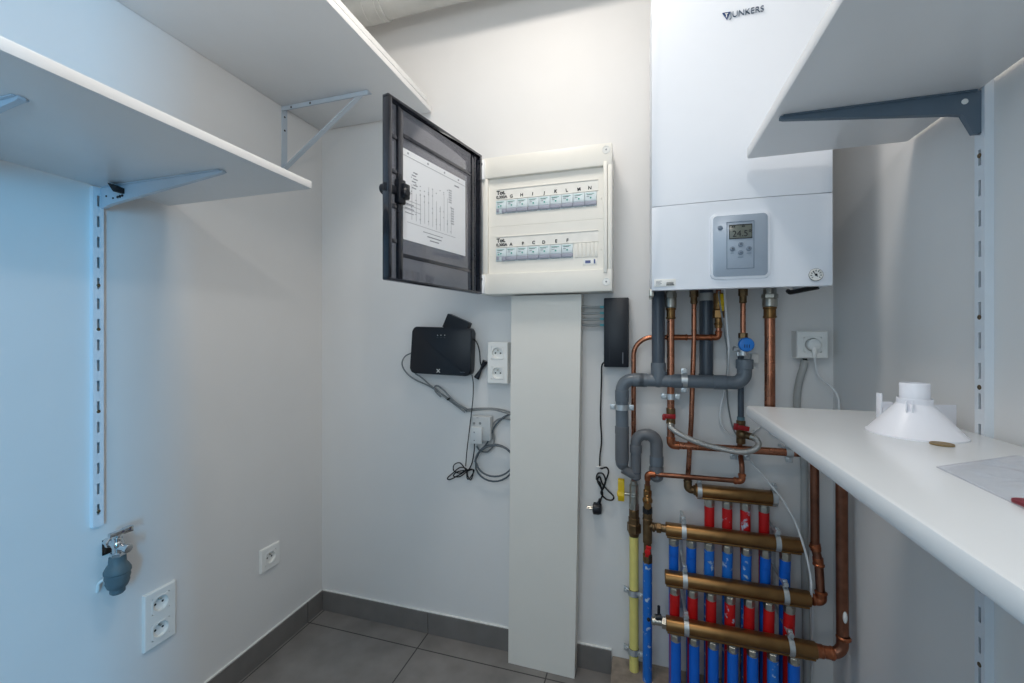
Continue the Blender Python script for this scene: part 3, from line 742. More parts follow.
# control panel: raised white surround + silver plate
a = Bf(712.8, 217.3); b_ = Bf(767.0, 275.2)
m = MB(); rr = [(a.x, b_.z), (b_.x, b_.z), (b_.x, a.z), (a.x, a.z)]
m.prism(rounded_poly([(a.x-.006, b_.z-.006), (b_.x+.006, b_.z-.006), (b_.x+.006, a.z+.006), (a.x-.006, a.z+.006)], .012), YB+.006, YB-.003, 'y', .0025)
obj('panel_surround', m, boiler_m, bo)
m = MB().prism(rounded_poly(rr, .008), YB, YB-.0055, 'y', .0015); cp = obj('control_panel', m, silver_m, bo, 'silver-grey control panel')
YC = YB-.0055
ia = Bf(726, 223); ib = Bf(753.5, 268.5)
m = MB()
for (p, q) in (((ia.x, ib.z), (ib.x, ib.z+.0012)), ((ia.x, ia.z-.0012), (ib.x, ia.z)), ((ia.x, ib.z), (ia.x+.0012, ia.z)), ((ib.x-.0012, ib.z), (ib.x, ia.z))): m.box((p[0], YC, p[1]), (q[0], YC-.0012, q[1]))
obj('inner_frame', m, btn_m, cp, smooth=0)
la = Bf(728.5, 225.8); lb = Bf(751.5, 238.6)
lcd = obj('display', MB().box((la.x, YC, lb.z), (lb.x, YC-.001, la.z), .0003), lcd_m, cp, 'grey liquid crystal display')
m = MB(); cx_ = (la.x+lb.x)/2; m.text('24.5°', .0215, TXT_BACK(cx_+.003, YC-.0012, lb.z+.0118), sx=.95)
for f in (.12, .2, .55, .62): m.box((la.x+(lb.x-la.x)*f, YC-.001, la.z-.0065), (la.x+(lb.x-la.x)*f+.003, YC-.0014, la.z-.0035))
for (p, q) in (((la.x, lb.z), (lb.x, lb.z+.0016)), ((la.x, la.z-.002), (lb.x, la.z)), ((la.x, lb.z), (la.x+.0012, la.z)), ((lb.x-.0012, lb.z), (lb.x, la.z))): m.box((p[0], YC-.0008, p[1]), (q[0], YC-.0016, q[1]))
obj('digits', m, ink_m, lcd, smooth=0)
for (px, py, gx) in ((740, 245, '×'), (731.8, 249.5, '●'), (748.2, 249, '●'), (740, 253, '–')):
    p = Bf(px, py); b_o = obj('button', MB().lathe([(.0058, 0), (.0058, .0018), (.0045, .0026)], (p.x, YC, p.z), (0, -1, 0), 22), btn_m, cp)
    m = MB().text(gx if gx != '●' else '+', .009, TXT_BACK(p.x, YC-.0027, p.z)); obj('symbol', m, ink_m, b_o, smooth=0)
p = Bf(719.7, 228.7); obj('reset_button', MB().lathe([(.0056, 0), (.0056, .002), (.0042, .0028)], (p.x, YC, p.z), (0, -1, 0), 22), btn_m, cp)
m = MB()
for (px, py, w_) in ((740, 257.6, .006), (731.8, 253.6, .004), (748.2, 253.6, .005), (740, 222, .004)):
    p = Bf(px, py); m.box((p.x-w_, YC, p.z-.0008), (p.x+w_, YC-.0005, p.z+.0008))
obj('printing', m, btn_m, cp, smooth=0)
# pressure gauge
p = Bf(815.8, 274.8)
YG = -BD+.0015
g = obj('pressure_gauge', MB().lathe([(.0135, 0), (.0140, .006), (.0125, .008), (.0118, .0055), (.0001, .0055)], (p.x, YG+.003, p.z), (0, -1, 0), 32, cap=False), white_m, bo)
m = MB().lathe([(.0143, .0035), (.0147, .0055), (.0140, .0062)], (p.x, YG+.003, p.z), (0, -1, 0), 32, cap=False)
for k in range(9):
    an = math.radians(-40+32.5*k); d_ = V((math.cos(an), 0, math.sin(an)))
    q = V((p.x, YG-.003, p.z))+d_*.0095; m.cyl(q-d_*.0018, q+d_*.0018, .0008, n=6)
q = V((p.x, YG-.0032, p.z)); m.cyl(q+V((.003, 0, -.004)), q+V((-.006, 0, .0075)), .0012, .0006, n=8).cyl(q+V((0, .001, 0)), q+V((0, -.001, 0)), .0026, n=12)
obj('dial', m, ink_m, g)
# sticker bottom left, brand mark
a = Bf(654.3, 279.3); b_ = Bf(675.8, 286); yst = -BD+.0060
yst = -(BD-.008+.008*(1-(2*((a.x+b_.x)/2-BX)/(BXR-BX)-1)**2))
st = obj('label_sticker', MB().box((a.x, yst+.003, b_.z), (b_.x, yst-.0022, a.z), .0003), white_m, bo, 'white rating sticker')
m = MB(); wx = b_.x-a.x
for k in range(9): m.box((a.x+wx*(.58+.037*k), yst-.002, b_.z+.0035), (a.x+wx*(.58+.037*k)+.0010, yst-.0027, b_.z+.0105))
m.box((a.x+wx*.56, yst-.002, b_.z+.0025), (a.x+wx*.93, yst-.0027, b_.z+.0042))
obj('barcode', m, ink_m, st, smooth=0)
m = MB()
for k in range(4): m.box((a.x+wx*.08, yst-.002, b_.z+.004+.0032*k), (a.x+wx*(.3+.05*(k % 2)), yst-.0025, b_.z+.005+.0032*k))
obj('printing', m, grey_ink_m, st, smooth=0)
tA = Bf(722.3, 13.5); tB = Bf(730.4, 12.2); tC = Bf(727, 20.2)
m = MB().prism([(tA.x, tA.z), (tC.x, tC.z), (tB.x, tB.z)], YB+.004, YB-.0012, 'y'); lg = obj('brand_emblem', m, navy_m, bo, 'navy triangle emblem', smooth=0)
cx_ = (tA.x+tB.x)/2; czz = (tA.z*.62+tC.z*.38)
m = MB().box((cx_-.001, YB-.001, czz-.006), (cx_+.001, YB-.0018, czz+.004)).box((cx_-.0035, YB-.001, czz+.002), (cx_+.0035, YB-.0018, czz+.0042)); obj('emblem_mark', m, white_m, lg, smooth=0)
t0 = Bf(730.5, 16.2); t1 = Bf(763.2, 9.4)
m = MB().text('JUNKERS', .0205, TXT_BACK((t0.x+t1.x)/2, YB-.0008, (t0.z+t1.z)/2+.001), sx=.92, ext=.0012, bold=-.0003); obj('brand_lettering', m, mat('letter_steel', (82, 100, 120), .3, metal=.3), bo, 'slate brand lettering', smooth=0)
# bottom plate fixings
k0 = B(789, 292.5, .20); k1 = B(817, 288, .26)
m = MB().sweep([B(788, 291, .12), B(790, 292.5, .16), B(818, 287.0, .24)], .006, 8); obj('drop_bracket', m, dark_m, bo, 'black hook bracket')
m = MB().box((BX-.006, -.24, BZ-.014), (BX+.006, -.286, BZ+.006), .002).cyl((BX-.001, -.262, BZ-.020), (BX-.001, -.262, BZ-.010), .004); obj('latch', m, nickel_m, bo)

# flue duct at ceiling height, going down into boiler top
fl = thing('flue_duct', 'grey flue duct running below the ceiling along the back wall', 'duct', (.4, -.115, 2.30))
FR = .052; FY = -.112; FZ = 2.362
m = MB().sweep(fillet([(.02, FY, FZ), (1.50, FY, FZ), (1.50, FY, BZT-.005)], .09, 10), FR, 28); obj('pipe', m, duct_m, fl)
for xx in (.305, .355, .375):
    m = MB().lathe([(FR, -.006), (FR+.006, -.004), (FR+.006, .004), (FR, .006)], (xx, FY, FZ), (1, 0, 0), 28, cap=False); obj('collar', m, duct_m, fl)
m = MB().lathe([(FR, -.05), (FR+.004, -.05), (FR+.004, .05), (FR, .05)], (.33, FY, FZ), (1, 0, 0), 28, cap=False); obj('coupling', m, duct_m, fl)

# ------------------------------------------------------------------ pipework
def ring(mb, c, ax, r0, half, th=.002, n=24):
    return mb.lathe([(r0, -half), (r0+th, -half), (r0+th, half), (r0, half), (r0, -half)], c, ax, n, cap=False)
def coupling(t, c, ax, r, half, m, th=.0018, nm='coupling', lab=None):
    mb = MB().lathe([(r-.0005, -half), (r+th*.6, -half), (r+th, -half+.001), (r+th, half-.001), (r+th*.6, half), (r-.0005, half)], c, ax, 24, cap=False)
    return obj(nm, mb, m, t, lab)
def bead(mb, c, ax, r, half=.0025, th=.0022): return mb.lathe([(r, -half*1.4), (r+th, -half*.5), (r+th, half*.5), (r, half*1.4)], c, ax, 22, cap=False)
def clamp(t, c, ax, r, side, off):
    """two-part galvanised pipe clip with ears and a stem to the wall"""
    c = V(c); ax = V(ax).normalized(); side = V(side).normalized()
    mb = MB(); ring(mb, c, ax, r+.0003, .0085, .0022)
    n_ = V((0, -1, 0))
    for s_ in (-1, 1):
        e = c+side*s_*(r+.0085)
        M = frame(e, side, ax, n_)
        q = MB(M).box((-.008, -.0085, -.0045), (.008, .0085, .0045), .001); q.bm.verts.ensure_lookup_table()
        me_ = bpy.data.meshes.new('q'); q.bm.to_mesh(me_); mb.bm.from_mesh(me_); bpy.data.meshes.remove(me_)
        mb.hexnut(e+n_*.0035, e+n_*.0105, .0058)
        mb.cyl(e+n_*.009, e+n_*.0125, .003, n=10)
    mb.cyl(c+V((0, r, 0)), V((c.x, -.0005, c.z)), .004, n=10)
    return obj('pipe_clamp', mb, galv_m, t, 'galvanised pipe clamp')
UP = V((0, 0, 1)); RT = V((1, 0, 0)); OUT = V((0, -1, 0))

# --- grey waste pipe
A_ = .085
wp = thing('waste_pipe', 'mid-grey plastic waste pipe with tee, bends and trap under the boiler', 'pipe', B(622, 420, A_))
p_t = B(658.3, 290, A_); hzv = B(658.3, 380.5, A_); zH = hzv.z
v_l = B(622, 420, A_); v_r = B(744.5, 420, A_)
cl = V((v_l.x, -A_, zH)); cr = V((v_r.x, -A_, zH))
bt = B(622, 463, A_)
R0 = .0198
m = MB().sweep(fillet([bt, cl, cr, V((v_r.x, -A_, B(744, 362, A_).z))], [.034, .046], 10), R0, 24); obj('main_run', m, pvc_m, wp)
m = MB().cyl(V((p_t.x, -A_, BZ+.05)), V((p_t.x, -A_, zH)), R0*.98, n=24); obj('inlet_pipe', m, pvcd_m, wp)
m = MB().cyl(V((p_t.x, -A_, zH+.055)), V((p_t.x, -A_, zH)), R0+.0024, n=24, ch=.001).sphere((p_t.x, -A_, zH), R0+.002)
m.sweep(fillet([(p_t.x+.012, -A_, zH+.034), (p_t.x-.004, -A_, zH+.006), (p_t.x-.035, -A_, zH)], .02, 6), R0*.92, 20); obj('tee', m, pvc_m, wp)
coupling(wp, V((p_t.x-.045, -A_, zH)), RT, R0, .012, pvc_m); coupling(wp, V((p_t.x+.050, -A_, zH)), RT, R0, .020, pvc_m)
coupling(wp, V((v_l.x+.050, -A_, zH)), RT, R0, .017, pvc_m); coupling(wp, V((v_l.x, -A_, zH-.052)), UP, R0, .018, pvc_m)
coupling(wp, V((v_r.x-.065, -A_, zH)), RT, R0, .018, pvc_m); coupling(wp, V((v_r.x, -A_, B(744, 364, A_).z)), UP, R0, .014, pvc_m, .0035)
clamp(wp, B(684, 380.3, A_), RT, R0, UP, A_); clamp(wp, B(622, 407, A_), UP, R0, RT, A_)
coupling(wp, B(622, 430, A_), UP, R0, .012, trap_m, .002)
m = MB().lathe([(R0+.0012, 0), (R0+.0012, .095), (R0-.002, .112), (R0-.009, .122), (.004, .126)], B(622, 430, A_), (0, 0, -1), 24); obj('trap_leg', m, trap_m, wp)
tp0 = B(623, 470, A_); 
lg0 = B(635.8, 478, .080); lg1 = B(635.8, 434.5, .080); lg2 = B(656.5, 434.5, .075); lg3 = B(656.5, 478, .070)
m = MB().sweep(fillet([tp0+V((0, 0, .004)), B(634, 475, .082), lg0+V((0, 0, .012))], .012, 6), .0145, 18); obj('trap_link', m, trap_m, wp)
m = MB().sweep(fillet([lg0, V((lg1.x, -.08, lg1.z)), V((lg2.x, -.075, lg2.z)), lg3], .029, 12), lambda t: .0158+.0030*min(1, t*1.5), 22); obj('trap_bend', m, trap_m, wp)
mid = (lg1+lg2)/2; zt = max(p.z for p in (lg1, lg2))
coupling(wp, V((lg1.x, -.08, lg1.z-.045)), UP, .0165, .012, trap_m, .002); coupling(wp, V((lg3.x, -.071, lg3.z+.055)), UP, .0188, .014, pvc_m, .002)
coupling(wp, V((mid.x, -.0775, lg1.z)), RT, .0172, .0015, trap_m, .0012)
m = MB().sweep(fillet([lg3+V((0, 0, .035)), lg3+V((0, 0, .004)), V((lg3.x, 0.0, lg3.z+.004))], .022, 8), .0215, 22); obj('wall_elbow', m, trap_m, wp)
m = MB().cyl(lg0+V((0, 0, -.004)), lg0+V((0, 0, .020)), .0125, .0165, n=18); obj('reducer', m, pvcd_m, wp)

# --- second grey pipe behind
gp = thing('drain_pipe', 'dark grey vertical pipe against the wall under the boiler middle', 'pipe', B(706, 370, .024))
q = B(706.3, 330, .024); zb = B(706, 372, .024).z
obj('pipe', MB().cyl(V((q.x, -.024, BZ+.05)), V((q.x, -.024, zb-.03)), .0200, n=24), pvcd_m, gp)
coupling(gp, V((q.x, -.024, zb-.018)), UP, .020, .012, pvcd_m, .002)
coupling(gp, V((q.x, -.024, B(706, 297, .024).z)), UP, .020, .012, cond_m, .0022, lab='pale grey collar')

# --- heating flow pipe (c)
hp = thing('heating_flow_pipe', 'copper pipe from boiler left, turning right to the third manifold', 'pipe', B(671, 440, .085))
RC = .0108; oc = .085
x0 = B(670.8, 380, oc).x; zc_ = B(671, 445, oc).z
xr_ = B(815, 500, .095).x; M3Y, M3Z = -.120, .4166
v_top = V((x0, -oc, BZ+.05)); c1 = V((x0, -oc, zc_)); c2 = V((xr_, -oc-.006, zc_+.004))
j1 = B(815, 547, .098); j2 = B(818.6, 561, .104); j3 = V((j2.x, M3Y, M3Z))
m = MB().sweep(fillet([v_top, c1, c2], [.022], 8)+[], RC, 20); obj('pipe', m, copper_m, hp)
m = MB().sweep(fillet([c2+V((-.045, 0, 0)), c2, j1, j2, j3, V((1.718, M3Y, M3Z))], [.022, .03, .03, .02], 8), RC, 20); obj('pipe', m, copd_m, hp)
def fit(t, fn, mm=None, nm='soldered_fitting'):
    q = MB(); fn(q); return obj(nm, q, mm or solder_m, t)
fit(hp, lambda q: (bead(q, c1+V((0, 0, .022)), UP, RC), bead(q, c1+V((.022, 0, 0)), RT, RC), q.sweep(fillet([c1+V((0, 0, .022)), c1, c1+V((.022, 0, 0))], .02, 8), RC+.0016, 20)))
fit(hp, lambda q: bead(q, c2+V((0, 0, -.026)), UP, RC))
fit(hp, lambda q: (q.cyl(j1+V((0, 0, .010)), j1.lerp(j2, .25), RC+.002, n=18), bead(q, j1, UP, RC, .004, .0035)))
fit(hp, lambda q: (q.cyl(j1.lerp(j2, .75), j2+V((0, 0, -.012)), RC+.002, n=18), bead(q, j2+V((0, 0, -.010)), UP, RC, .004, .0035)))
fit(hp, lambda q: (bead(q, V((j3.x, j3.y, j3.z+.022)), UP, RC, .003, .0045), bead(q, V((j3.x-.018, j3.y, j3.z)), RT, RC, .004, .0045), q.sweep(fillet([j3+V((0, 0, .022)), j3, j3+V((-.018, 0, 0))], .015, 8), RC+.003, 20)))
zt_ = lambda py: B(671, py, oc).z
m = MB().hexnut(V((x0, -oc, zt_(293))), V((x0, -oc, zt_(298))), .0175).cyl(V((x0, -oc, zt_(298))), V((x0, -oc, zt_(308))), .0165, n=24, ch=.002).cyl(V((x0, -oc, BZ+.05)), V((x0, -oc, zt_(294))), .015, n=24); obj('union_nut', m, nickel_m, hp)
m = MB().cyl(V((x0, -oc, zt_(308))), V((x0, -oc, zt_(318))), .0125, n=24, ch=.001); bead(m, V((x0, -oc, zt_(309))), UP, .013, .003); bead(m, V((x0, -oc, zt_(318))), UP, .0115, .003, .003); obj('adapter', m, brass_m, hp)
clamp(hp, V((x0, -oc, zt_(396.5))), UP, RC, RT, oc)
clamp(hp, V((B(788.5, 451, oc).x, -oc-.005, zc_+.003)), RT, RC, UP, oc)
m = MB().cyl(V((x0, -oc, zt_(408))), V((x0, -oc, zt_(424))), .0135, n=20, ch=.0015).cyl(V((x0, -oc, zt_(416))), V((x0, -oc-.024, zt_(416))), .008, n=16); vb_ = obj('valve_body', m, brassd_m, hp)
pz = zt_(415); m = MB().box((x0-.024, -oc-.022, pz-.007), (x0+.012, -oc-.028, pz+.007), .002).box((x0-.026, -oc-.020, pz-.012), (x0-.016, -oc-.030, pz+.004), .002); obj('valve_handle', m, redh_m, vb_, 'dark red valve handle')

# --- thin copper feed to the top manifold (d)
M1Y, M1Z = -.045, .660
tpipe = thing('manifold_feed_pipe', 'thin copper pipe down to the short top manifold', 'pipe', B(690, 440, .055))
RD = .0074
xd = B(694, 300, .058).x
e1 = B(688.4, 485, .062)
m = MB().sweep(fillet([V((xd, -.056, BZ+.05)), V((xd, -.056, B(694, 340, .056).z)), B(691.3, 420, .058), V((e1.x, -M1Y*-1, M1Z+.030)) if False else V((e1.x, M1Y, M1Z+.034)), V((e1.x, M1Y, M1Z)), V((e1.x+.045, M1Y, M1Z))], [.2, .3, .1, .016], 8), RD, 16); obj('pipe', m, copper_m, tpipe)
m = MB(); zz = lambda py: B(694, py, .056).z
bead(m, V((xd, -.056, zz(302))), UP, RD, .005, .003); m.cyl(V((xd, -.056, BZ+.05)), V((xd, -.056, zz(297))), .013, n=6).cyl(V((xd, -.056, zz(297))), V((xd, -.056, zz(302))), .0098, n=20)
obj('union_nut', m, brassd_m, tpipe)
m = MB().sweep(fillet([V((e1.x, M1Y, M1Z+.026)), V((e1.x, M1Y, M1Z)), V((e1.x+.022, M1Y, M1Z))], .014, 8), RD+.0045, 18); bead(m, V((e1.x, M1Y, M1Z+.026)), UP, RD+.003, .004); m.hexnut(V((e1.x+.016, M1Y, M1Z)), V((e1.x+.03, M1Y, M1Z)), .017); obj('elbow_fitting', m, brassd_m, tpipe)

# --- gas line
go = .054; RG = .0075
gs = thing('gas_pipe', 'copper gas pipe dropping into a yellow sleeved pipe at the floor', 'pipe', B(633, 500, .05))
gz = B(680, 337.3, go).z; gx = B(633.6, 400, .054).x; gxr = B(718.5, 330, go).x
gy = .045
g2 = B(633.6, 480, gy)
m = MB().sweep(fillet([V((gxr, -go, BZ+.05)), V((gxr, -go, gz)), V((gx, -go, gz)), V((gx, -gy, g2.z))], [.016, .058], 10), RG, 16); obj('pipe', m, copper_m, gs)
for p0, p1 in ((667, 687), (697, 712)):
    fit(gs, lambda q: (q.cyl(V((B(p0, 337, go).x, -go, gz)), V((B(p1, 337, go).x, -go, gz)), RG+.0012, n=18), bead(q, V((B(p0+.6, 337, go).x, -go, gz)), RT, RG, .003, .0026), bead(q, V((B(p1-.6, 337, go).x, -go, gz)), RT, RG, .003, .0026)))
fit(gs, lambda q: (q.sweep(fillet([V((gxr, -go, gz+.016)), V((gxr, -go, gz)), V((gxr-.016, -go, gz))], .014, 8), RG+.002, 16), bead(q, V((gxr, -go, gz+.016)), UP, RG, .003, .003)))
gzp = lambda py: B(718, py, go).z
m = MB().cyl(V((gxr, -go, gzp(293))), V((gxr, -go, gzp(310))), .0145, n=20, ch=.002).hexnut(V((gxr, -go, gzp(310))), V((gxr, -go, gzp(318))), .0165).cyl(V((gxr, -go, gzp(318))), V((gxr, -go, gzp(328))), .0105, n=18, ch=.001); bead(m, V((gxr, -go, gzp(324))), UP, .0105, .003); obj('boiler_valve', m, brass_m, gs)
hh_ = V((gxr+.006, -go-.015, gzp(303)))
m = MB().box(hh_+V((-.004, -.008, -.026)), hh_+V((.006, .0, .026)), .003).cyl(hh_+V((0, .004, 0)), hh_+V((0, -.010, 0)), .009, n=14, ch=.002); obj('valve_handle', m, yelh_m, gs, 'yellow lever')
g5 = lambda py: B(634, py, gy)
xg = B(634, 500, gy).x
Z = lambda py: g5(py).z
m = MB().cyl((xg, -gy, Z(481)), (xg, -gy, Z(486)), .011, n=18).cyl((xg, -gy, Z(484)), (xg, -gy, Z(508)), .0145, n=24, ch=.002).hexnut((xg, -gy, Z(503)), (xg, -gy, Z(509)), .0165); bead(m, V((xg, -gy, Z(493))), UP, .0145, .002, .001); m.sphere((xg, -gy, Z(496)), .0155); gv = obj('gas_valve', m, nickel_m, gs)
m = MB().cyl((xg, -gy, Z(509)), (xg, -gy, Z(517)), .0155, n=24, ch=.002).cyl((xg, -gy, Z(517)), (xg, -gy, Z(523)), .0175, n=24, ch=.001).hexnut((xg, -gy, Z(523)), (xg, -gy, Z(532)), .0225).cyl((xg, -gy, Z(532)), (xg, -gy, Z(536)), .0185, .0145, n=24); obj('compression_fitting', m, brassd_m, gs)
m = MB().cyl((xg-.012, -gy, Z(494.5)), (xg-.040, -gy, Z(494.5)), .005, n=14); obj('valve_spindle', m, nickel_m, gv)
m = MB().prism(rounded_poly([(-gy-.0085, Z(480)), (-gy+.0085, Z(480)), (-gy+.0095, Z(492)), (-gy+.014, Z(496)), (-gy+.008, Z(502)), (-gy-.008, Z(502)), (-gy-.014, Z(496)), (-gy-.0095, Z(492))], .004), xg-.050, xg-.030, 'x', .004).cyl((xg-.030, -gy, Z(495)), (xg-.053, -gy, Z(495)), .0095, n=16, ch=.002)
obj('valve_handle', m, yelh_m, gv, 'yellow gas valve handle')
obj('sleeved_pipe', MB().cyl((xg, -gy, Z(534)), (xg, -gy, .055), .0145, n=24), yel_m, gs, 'yellow sleeved pipe')
for py in (592.5, 651):
    cc = clamp(gs, (xg-.002, -gy, Z(py)), (0, .12, 1), .0150, (1, -.25, -.12), gy)
    rbm = MB().lathe([(.0148, -.010), (.0158, -.010), (.0158, -.0086), (.0148, -.0086)], (xg, -gy, Z(py)), (0, .12, 1), 20, cap=False).lathe([(.0148, .0086), (.0158, .0086), (.0158, .010), (.0148, .010)], (xg, -gy, Z(py)), (0, .12, 1), 20, cap=False)
    obj('rubber_lining', rbm, dark_m, cc)

# --- cold water line (f)
fo = .080; RF = .0074
cw = thing('cold_water_pipe', 'copper water pipe with blue filter cap, red valves and blue sleeve', 'pipe', B(700, 478, .085))
xf = B(743, 320, fo).x; zf = lambda py: B(743, py, fo).z
zcw = B(695, 477.5, .085).z; xcl = B(647.5, 490, .075).x
cor = V((B(742, 480, fo).x, -fo, zcw))
M2Y, M2Z = -.085, .5455
m = MB().cyl(V((xf, -fo, BZ+.05)), V((xf, -fo, zf(338))), RF, n=18); obj('pipe', m, copper_m, cw)
m = MB().hexnut(V((xf, -fo, BZ+.05)), V((xf, -fo, zf(296))), .0125).cyl(V((xf, -fo, zf(296))), V((xf, -fo, zf(302))), .0098, n=18); bead(m, V((xf, -fo, zf(302))), UP, RF, .003, .003); obj('union_nut', m, brassd_m, cw)
obj('union_nut', MB().hexnut(V((xf, -fo, zf(333))), V((xf, -fo, zf(338))), .0125), brassd_m, cw)
m = MB().cyl(V((xf, -fo, zf(338))), V((xf, -fo, zf(356))), .012, n=20, ch=.002).cyl(V((xf-.026, -fo, zf(349))), V((xf+.022, -fo, zf(349))), .0055, n=12).cyl(V((xf-.026, -fo, zf(349))), V((xf-.019, -fo, zf(349))), .0085, n=6).cyl(V((xf-.014, -fo-.006, zf(352))), V((xf-.014, -fo-.006, zf(356))), .004, n=8)
m.cyl(V((xf, -fo, zf(344.5))), V((xf, -fo-.018, zf(344.5))), .014, n=20); fb = obj('filter_body', m, galv_m, cw)
m = MB().lathe([(.0185, 0), (.0205, .002), (.0205, .012), (.0185, .015), (.012, .0165), (.0001, .0165)], V((xf+.004, -fo-.014, zf(344.5))), (0, -1, 0), 26); cap_ = obj('filter_cap', m, blueh_m, fb, 'round blue cap')
m = MB()
for k in (-1, 0, 1): m.box((xf+.004+k*.006-.0012, -fo-.0303, zf(346.0)-.004), (xf+.004+k*.006+.0012, -fo-.031, zf(345)+.002))
obj('marking', m, navy_m, cap_)
m = MB().cyl(V((xf, -fo+.028, zf(352))), V((xf, -fo+.028, zf(421))), .0085, n=18); obj('grey_pipe', m, pvcd_m, cw, 'dark grey plastic pipe')
yv = -fo+.028; yv2 = -.075
m = MB().cyl(V((xf, yv, zf(418.5))), V((xf, yv, zf(424))), .0105, n=16, ch=.001); obj('coupling', m, mat('teal_grey', (92, 120, 130), .4), cw)
m = MB().cyl(V((xf, yv, zf(422))), V((xf, yv, zf(446))), .0125, n=20, ch=.002).sphere((xf+.002, yv-.004, zf(436)), .0165).cyl(V((xf, yv, zf(436))), V((xf+.028, yv-.022, zf(437))), .0105, n=16, ch=.001).cyl(V((xf, yv, zf(431))), V((xf, yv-.03, zf(428))), .006, n=10); fv = obj('fill_valve', m, brassd_m, cw)
pz = zf(427.3); m = MB(frame((xf-.004, yv-.032, pz), (1, 0, -.14), (.14, 0, 1), (0, -1, 0))).box((-.022, -.008, -.004), (.020, .006, .004), .002).box((-.022, -.010, -.006), (-.010, .009, .006), .002); obj('valve_handle', m, redh_m, fv, 'dark red valve handle')
m = MB().sweep(fillet([V((cor.x, yv, zf(444))), V((cor.x, yv, zf(455))), V((cor.x, -fo, zf(466))), cor, V((xcl, -.085, B(648, 473.7, .085).z)), V((xcl, -.075, B(648, 488, .075).z))], [.02, .02, .016, .016], 8), RF, 16); obj('pipe', m, copd_m, cw)
fit(cw, lambda q: (q.sweep(fillet([cor+V((0, 0, .018)), cor, cor+V((-.018, 0, 0))], .014, 8), RF+.0022, 16), bead(q, cor+V((-.018, 0, 0)), RT, RF, .004, .0034), bead(q, cor+V((0, 0, .018)), UP, RF, .004, .0034)))
tlc = V((xcl, -.085, B(648, 473.7, .085).z))
fit(cw, lambda q: (q.sweep(fillet([tlc+V((.02, 0, 0)), tlc, tlc+V((0, .002, -.02))], .014, 8), RF+.002, 16), bead(q, tlc+V((.02, 0, 0)), RT, RF, .003, .003)))
clamp(cw, V((cor.x, yv, zf(459.5))), UP, .0100, RT, fo)
yc_ = -.075; zl = lambda py: B(647.5, py, .075).z
m = MB().cyl((xcl, yc_, zl(485)), (xcl, yc_, zl(492)), .0095, n=18).hexnut((xcl, yc_, zl(490)), (xcl, yc_, zl(495)), .013).cyl((xcl, yc_, zl(494)), (xcl, yc_, zl(507)), .0125, n=20, ch=.002).sphere((xcl, yc_-.002, zl(500)), .0155).cyl((xcl, yc_, zl(502)), (xcl, yc_-.026, zl(503)), .0105, n=16, ch=.001).hexnut((xcl, yc_-.024, zl(503)), (xcl, yc_-.031, zl(503)), .0105); obj('check_valve', m, brass_m, cw)
m = MB().cyl((xcl, yc_, zl(507)), (xcl, yc_, zl(513)), .0145, n=8); obj('union_nut', m, dark_m, cw)
m = MB().cyl((xcl, yc_, zl(512)), (xcl, yc_, zl(543)), .0138, n=22, ch=.002).cyl((xcl, yc_, M2Z), (1.352, M2Y, M2Z), .0118, n=20).hexnut((xcl+.026, M2Y, M2Z), (xcl+.040, M2Y, M2Z), .0155); bead(m, V((xcl, yc_, zl(519))), UP, .0138, .002, .0015); bead(m, V((xcl+.018, M2Y, M2Z)), RT, .0118, .003, .002); obj('tee', m, brassd_m, cw)
m = MB().cyl((xcl, yc_, zl(541)), (xcl, yc_, zl(560)), .0115, n=20, ch=.002).hexnut((xcl, yc_, zl(554)), (xcl, yc_, zl(563)), .0145).cyl((xcl, yc_, zl(548)), (xcl, yc_-.024, zl(548)), .006, n=12); dv = obj('drain_valve', m, brassd_m, cw)
m = MB(frame((xcl, yc_-.025, zl(548)), (.2, 0, 1), (1, 0, -.2), (0, -1, 0))).box((-.016, -.0055, -.003), (.016, .0055, .004), .002).cyl((0, 0, -.005), (0, 0, .006), .0085, n=16, ch=.001).box((.010, -.008, -.004), (.018, .008, .004), .002); obj('valve_handle', m, red_m, dv, 'red butterfly handle')
obj('sleeved_pipe', MB().cyl((xcl, yc_, zl(562)), (xcl-.0005, yc_, .055), .0140, n=22), bluesp_m, cw, 'blue sleeve flecked with white paint')

# --- large heating return pipe (g)
gr = thing('heating_return_pipe', 'thick copper pipe from boiler right down to the lowest manifold', 'pipe', B(770, 400, .080))
M4Y, M4Z = -.157, .302
RH = .0138; ho = .080
xh = B(769.8, 350, ho).x; zh = lambda py: B(770, py, ho).z
xlow = min(B(841.5, 520, .135).x, RW-.022)
zx = .905
m = MB().cyl(V((xh, -ho, BZ+.05)), V((xh, -ho, zh(405))), RH, n=24); obj('pipe', m, copper_m, gr)
m = MB().sweep(fillet([V((xh, -ho, zh(404))), V((xh, -ho, zx+.0)), V((xlow, -.135, zx)), V((xlow, -.137, .6)), V((xlow-.006, M4Y, M4Z)), V((1.722, M4Y, M4Z))], [.03, .03, 1, .040], 10), RH, 24); obj('pipe', m, copd_m, gr)
fit(gr, lambda q: (bead(q, V((xlow-.004, M4Y, M4Z+.046)), UP, RH, .004, .003)))
fit(gr, lambda q: (bead(q, V((1.758, M4Y, M4Z)), RT, RH, .004, .0028), q.cyl((1.735, M4Y, M4Z), (1.758, M4Y, M4Z), RH+.0014, n=22), bead(q, V((1.735, M4Y, M4Z)), RT, RH, .004, .0032), q.cyl((1.712, M4Y, M4Z), (1.738, M4Y, M4Z), .0185, .0160, n=24)))
m = MB().cyl(V((xh, -ho, BZ+.05)), V((xh, -ho, zh(294.5))), .017, n=24).hexnut(V((xh, -ho, zh(294))), V((xh, -ho, zh(298.5))), .0210).cyl(V((xh, -ho, zh(298.5))), V((xh, -ho, zh(307))), .0195, n=24, ch=.002); obj('union_nut', m, nickel_m, gr)
